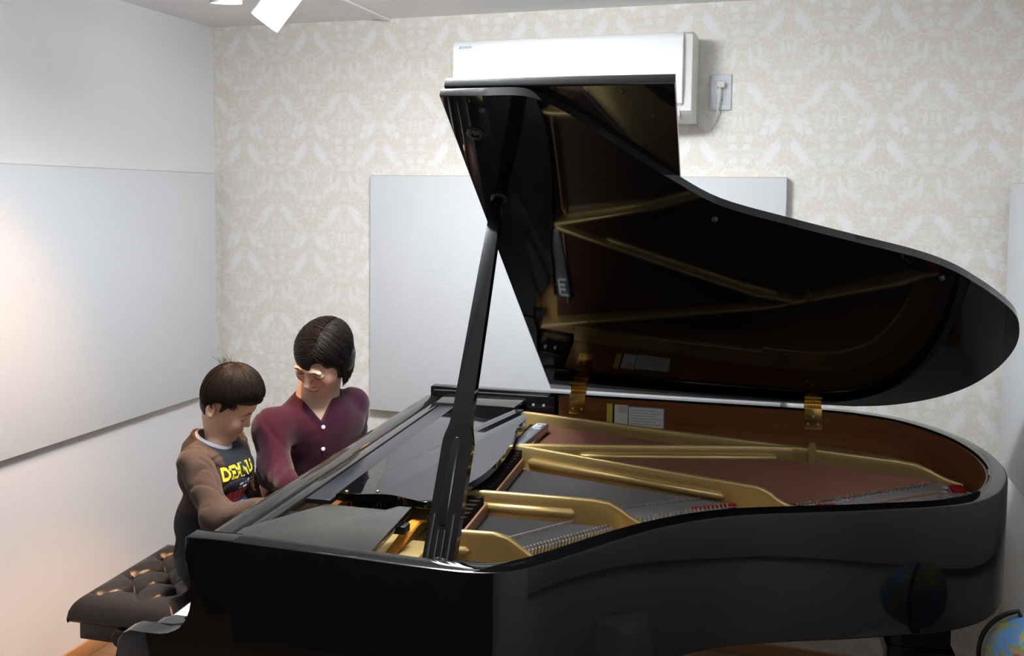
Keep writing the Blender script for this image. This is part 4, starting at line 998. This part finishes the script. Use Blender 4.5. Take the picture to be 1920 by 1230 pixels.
# hair
def hair_cap(head, sc, cuts, extra, name, m, parent, step=.0028):
    o = head.o; F = Field([[(o[0]-.17, o[0]+.15, step)], [(o[1]-.15, o[1]+.15, step)], [(o[2]-.17, o[2]+.17, step)]]); extra(F); cuts(F); return sdf_obj(name, F, m, parent)
def bh_extra(F):
    k = BH.k; F.ell(BH.w((.010, 0, .046), k), np.array((.104, .084, .100))*k, BH.R, 0); F.ell(BH.w((-.026, 0, -.010), k), np.array((.056, .064, .054))*k, BH.R, .02)
def bh_cuts(F):
    # everything below the fringe / around the ears is open
    def cut(x, y, z):
        p = [(x-BH.o[0])*BH.R[0, i]+(y-BH.o[1])*BH.R[1, i]+(z-BH.o[2])*BH.R[2, i] for i in range(3)]; s = BH.f
        X, Y, Z = p[0]/s, np.abs(p[1])/s, p[2]/s
        line = np.where(X > .035, .064-.16*(Y-.02)*(Y > .02), np.where(X > .005, -.004+1.0*(X-.005), np.where(X > -.040, .034-.0*X, -.062)))
        line = np.where((X > .008) & (X <= .035), -.010+(X-.008)*1.9, line)
        return (Z-line)*s*.7
    F.func((-9,)*3, (9,)*3, cut, .003)
bh = hair_cap(BH, .9, bh_cuts, bh_extra, 'hair', 'hair_b', boy)
def radial_paths(head, sc, n, crown, rad, end, k=8, lift=(.0, .004), drop=0, jit=.05, flare=0):
    """locks radiating from the crown over an ellipsoid; end(phi) = polar angle where they stop"""
    out = []; c = np.array((.010, 0, .044)); rad = np.array(rad); cz = np.array(crown)/np.linalg.norm(crown); ex = np.array([1, 0, 0])-cz*cz[0]; ex /= np.linalg.norm(ex); ey = np.cross(cz, ex)
    for _ in range(n):
        ph = rng.uniform(-PI, PI); te = end(ph); t0 = rng.uniform(.02, max(te-.25, .1)); t1 = min(te, t0+rng.uniform(.55, 1.0)) + rng.normal(0, jit*.6); dph = rng.normal(0, .10); lf = rng.uniform(*lift)
        P = []
        for i in range(k):
            u = i/(k-1); th = t0+(t1-t0)*u; p2 = ph+dph*u; d = cz*math.cos(th)+(ex*math.cos(p2)+ey*math.sin(p2))*math.sin(th)
            r = 1/math.sqrt(((d/rad)**2).sum()); P.append(head.w(c+d*(r+lf*math.sin(PI*min(u*.8+.1, 1))+flare*u*u), sc))
        out.append(P)
    return out
def b_end(ph):
    a = abs(ph); return np.interp(a, [0, .35, .75, .98, 1.08, 1.20, 1.30, 1.6, 2.0, 2.4, PI], [1.50, 1.48, 1.42, 1.44, 1.52, 1.88, 1.80, 1.58, 1.62, 2.25, 2.35])
strands('hair_locks', radial_paths(BH, BH.k, 7000, (-.35, 0, 1), (.107, .087, .111), b_end, 8, (-.001, .004)), .0008, 'hair_b', bh)
wild = []
for i in range(26):
    a = rng.uniform(-.9, .9); root = np.array((-.050+rng.normal(0, .012), rng.normal(0, .022), .130)); d = np.array((-.5+rng.normal(0, .6), rng.normal(0, .5), .9)); L = rng.uniform(.015, .042)
    wild.append([BH.w(root+d/np.linalg.norm(d)*L*u+np.array((-.010*u*u, 0, -.004*u*u)), BH.k) for u in np.linspace(0, 1, 6)])
strands('stray_hair', wild, .0006, 'hair_b', bh)

# ------------------------------------------------------------------ THE WOMAN
wom = thing('person', 'woman in a wine red cardigan leaning towards the boy with a smile', 'person', (-.42, 1.14, 0))
WH = Head((-.206, 1.032, 1.171), (-102, -39, -15), 1.0, .83)
wj = dict(neck=(-.250, 1.095, 1.045), shR=(-.322, .938, .955), shL=(-.188, 1.200, .972), elR=(-.276, .862, .848), elL=(-.205, 1.275, .785), wrR=(-.185, .775, .842), wrL=(-.200, 1.16, .805), chest=(-.262, 1.100, .885), belly=(-.335, 1.13, .68), pel=(-.42, 1.16, .545),
          knR=(-.10, 1.03, .49), knL=(-.05, 1.26, .49), anR=(-.13, 1.02, .10), anL=(-.08, 1.28, .10))
WT = math.radians(-48); TF = np.array([math.cos(WT), math.sin(WT), 0.]); TLt = np.array([-math.sin(WT), math.cos(WT), 0.])
RW = np.array([TF, TLt, [0, 0, 1]]).T
RWl = RW @ rotm(0, -18, 0)
def wom_body(F):
    b = wj; F.chain([WH.w((-.030, 0, -.065)), b['neck']], [.050, .054], .02); WH.build(F)
    F.cone(b['shR'], b['shL'], .036, .036, .04); F.cone(b['neck'], (np.array(b['chest'])+[0, 0, .08]), .050, .082, .05); F.cone(b['chest'], b['belly'], .095, .088, .05); F.cone(b['belly'], b['pel'], .090, .10, .05)
    F.ell(np.array(b['chest'])+TF*.03+[0, 0, .045], (.060, .12, .06), RWl, .04)
    for s in 'RL':
        F.chain([b['sh'+s], b['el'+s], b['wr'+s]], [.034, .030, .024], .015); hand(F, b['wr'+s], (1, .05 if s == 'R' else -.3, -.35), (.3, 0, 1), .92, 1 if s == 'R' else -1, 40)
        sy = -1 if s == 'R' else 1; hip = np.array(b['pel'])+TLt*sy*.08+[.02, 0, -.01]; F.chain([hip, b['kn'+s], b['an'+s]], [.080, .058, .040], .02)
        F.cone(np.array(b['an'+s])+[-.01, 0, -.06], np.array(b['an'+s])+[.15, 0, -.075], .036, .025, .02)
F = Field([[(-.56, -.34, .007), (-.34, -.10, .0023), (-.10, .10, .005)], [(.70, .90, .0045), (.90, 1.13, .0023), (1.13, 1.42, .006)], [(0., .76, .010), (.76, 1.03, .0045), (1.03, 1.30, .0023)]])
wom_body(F)
wbody = sdf_obj('body', F, 'skin', wom, face_tint(WH, (.62, .39, .285), (.50, .18, .155), (.62, .23, .18)))
wbv = bvh_of(wbody)
for sy in (-1, 1):
    face_line('eyelashes', WH, wbv, [(sy*.018, -.006), (sy*.026, -.0045), (sy*.035, -.0050), (sy*.042, -.0085)], .0015, 'lash', wbody)
    face_line('eyebrow', WH, wbv, [(sy*.014, .017), (sy*.026, .0225), (sy*.036, .0205), (sy*.043, .0165)], .0019, 'brow', wbody)
F = Field([[(WH.o[0]-.06, WH.o[0]+.09, .0014)], [(WH.o[1]-.14, WH.o[1]+.0, .0014)], [(WH.o[2]-.15, WH.o[2]-.04, .0014)]])
F.ell(WH.w((.0825, 0, -.0605)), (.0160, .0210, .0065), WH.R, 0); sdf_obj('teeth', F, 'teeth', wbody)
# cardigan
def cardigan(F):
    b = wj; F.cone(b['shR'], b['shL'], .054, .054, .04); F.cone(b['neck'], (np.array(b['chest'])+[0, 0, .08]), .060, .095, .06)
    F.cone(b['chest'], b['belly'], .118, .112, .06); F.cone(b['belly'], b['pel'], .114, .130, .05); F.ell(np.array(b['chest'])+TF*.035+[0, 0, .045], (.070, .138, .072), RWl, .05)
    for s in 'RL': F.chain([b['sh'+s], b['el'+s], b['wr'+s]], [.053, .045, .035], .035)
F = Field([[(-.56, .06, .0042)], [(.69, 1.42, .0042)], [(.44, 1.13, .0042)]]); cardigan(F); F.warp(folds(.0028, 60, 21)); F.warp(folds(.0016, 150, 25)); F.warp(ridges(.003, 60, 23))
vz, cs = .965, np.array(wj['chest'])
def vcut(x, y, z):
    lat = (x-cs[0])*TLt[0]+(y-cs[1])*TLt[1]+.012; fw = (x-cs[0])*TF[0]+(y-cs[1])*TF[1]
    return np.maximum(np.abs(lat)-np.clip((z-vz), -.05, .3)*.74, -(fw-.0))*.8
F.func((-.6, .6, .9), (.1, 1.5, 1.2), vcut, .003)
nk2 = np.array(wj['neck']); F.func((-.6, .6, .95), (.1, 1.5, 1.2), lambda x, y, z: np.maximum(np.sqrt((x-nk2[0]-.005)**2+(y-nk2[1]+.01)**2)-.066, -(z-1.025)), .004)
card = sdf_obj('cardigan', F, 'wine', wom); cbv = bvh_of(card)
for z in (.952, .885, .818): 
    p = on_surface(cbv, cs+TF*.05+TLt*-.012+np.array([0, 0, z-cs[2]]), -TF, 0)
    lathe('button', [(.0062, -.002), (.0066, .001), (.005, .0035), (.0005, .0045)], 'pearl', card, 14, aim(p, TF))
pl = [on_surface(cbv, cs+TF*.05+TLt*-.012+np.array([0, 0, z-cs[2]]), -TF, -.0003) for z in np.linspace(.958, .72, 14)]
tube('placket_edge', pl, .0016, 'wine', card, 6)
F = Field([[(-.58, .03, .008)], [(.92, 1.40, .008)], [(.08, .66, .008)]])
F.ell(np.array(wj['pel'])+[0, 0, -.01], (.125, .165, .09), RW, .03)
for s, sy in (('R', -1), ('L', 1)): F.chain([np.array(wj['pel'])+TLt*sy*.08+[.02, 0, -.01], wj['kn'+s], np.array(wj['an'+s])+[0, 0, -.01]], [.092, .070, .055], .02)
sdf_obj('trousers', F, 'navy', wom)
# bob
def wh_extra(F):
    F.ell(WH.w((-.013, 0, .020)), (.0915, .0765, .0700), WH.R, 0)
    for sy in (-1, 1): F.ell(WH.w((-.022, sy*.050, -.030)), (.060, .034, .066), WH.R, .02)
    F.ell(WH.w((-.044, 0, -.026)), (.024, .052, .052), WH.R, .02)
def wh_cuts(F):
    def cut(x, y, z):
        p = [(x-WH.o[0])*WH.R[0, i]+(y-WH.o[1])*WH.R[1, i]+(z-WH.o[2])*WH.R[2, i] for i in range(3)]; X, Y, Z = p
        # face opening: higher forehead on her right, fringe swept across to her right eye
        fr = np.interp(np.broadcast_to(Y, np.broadcast(X, Y, Z).shape), [-.09, -.070, -.060, -.045, -.030, -.005, .020, .036, .048, .06, .09], [-.02, .010, .052, .040, .014, .016, .040, .036, .000, -.05, -.08]).astype(np.float32)
        ax = np.interp(np.broadcast_to(Y, fr.shape), [-.09, -.07, -.05, 0, .04, .055, .075], [.010, .030, .045, .05, .05, .045, .030])
        return np.maximum(Z-fr, -(X-ax))
    F.func((-9,)*3, (9,)*3, cut, .004)
    F.func((-9,)*3, (9,)*3, lambda x, y, z: ((x-WH.o[0])*WH.R[0, 2]+(y-WH.o[1])*WH.R[1, 2]+(z-WH.o[2])*WH.R[2, 2])+.088, .006)
wh = hair_cap(WH, 1.0, wh_cuts, wh_extra, 'hair', 'hair_w', wom)
def wpaths(n, k=10):
    out = []; c = np.array((-.013, 0, .020)); rad = np.array((.098, .0815, .0735)); part = lambda t: np.array((math.sin(t), .12, math.cos(t)))
    for _ in range(n):
        t = rng.uniform(-2.1, 1.08); side = 1 if rng.random() < .5 else -1; d0 = part(t); d0 /= np.linalg.norm(d0)
        # falls from the parting to one side; the front locks sweep forward and down
        tgt = np.array((math.sin(max(t, -1.57))*.75-.05-.9*max(0, -t-1.1), side*1.0, -.25)); tgt /= np.linalg.norm(tgt)
        s1 = rng.uniform(.75, 1.02); s0 = rng.uniform(0, .45); P = []; lf = rng.uniform(-.001, .004); dd = rng.normal(0, .03, 3)
        front = t > .35 and (side < 0 or t > .72)
        for i in range(k):
            u = s0+(s1-s0)*i/(k-1)
            if u < .62:
                a = u/.62; d = d0*(1-a)+tgt*a; d /= np.linalg.norm(d); r = 1/math.sqrt(((d/rad)**2).sum()); p = c+d*(r+lf)+dd*.02*a; last = p
            else:
                a = (u-.62)/.38; d = tgt; r = 1/math.sqrt(((d/rad)**2).sum()); p = c+d*(r+lf)+dd*.02+np.array((0.004*a, -side*.012*a*a, -.108*a))
            P.append(p)
        P = np.array(P)
        if front:
            keep = P[:, 2] > (.034 if side > 0 else .022)+rng.uniform(0, .02); kk = keep.sum()
            if kk < 3: continue
            src = P[:kk]; P = np.stack([np.interp(np.linspace(0, kk-1, k), np.arange(kk), src[:, j]) for j in range(3)], 1)
        out.append([WH.w(p) for p in P])
    return out
strands('hair_locks', wpaths(7500), .0010, 'hair_w', wh)
fr = []
for _ in range(800):                        # fringe swept towards her right
    y0 = rng.uniform(.0, .034); y1 = -.055+rng.uniform(0, .062); z1 = np.interp(y1, [-.055, -.03, 0, .01], [.030, .010, .014, .026])+rng.normal(0, .004); P = []; lf_ = rng.random()
    for u in np.linspace(0, 1, 9):
        y = y0+(y1-y0)*u**.8; z = .085+(z1-.085)*u; x = -.013+.098*math.sqrt(max(.02, 1-(y/.0815)**2-((z-.020)/.0735)**2)) if z > .020 else -.013+.098*math.sqrt(max(.02, 1-(y/.0815)**2))+(.020-z)*.05
        P.append(WH.w((x+.001+.003*lf_, y, z)))
    fr.append(P)
strands('fringe', fr, .0010, 'hair_w', wh)

# ------------------------------------------------------------------ square the room to the world axes
INV = ROOM.inverted()
for o in list(bpy.data.objects):
    if o.parent is None: o.matrix_basis = INV @ o.matrix_basis
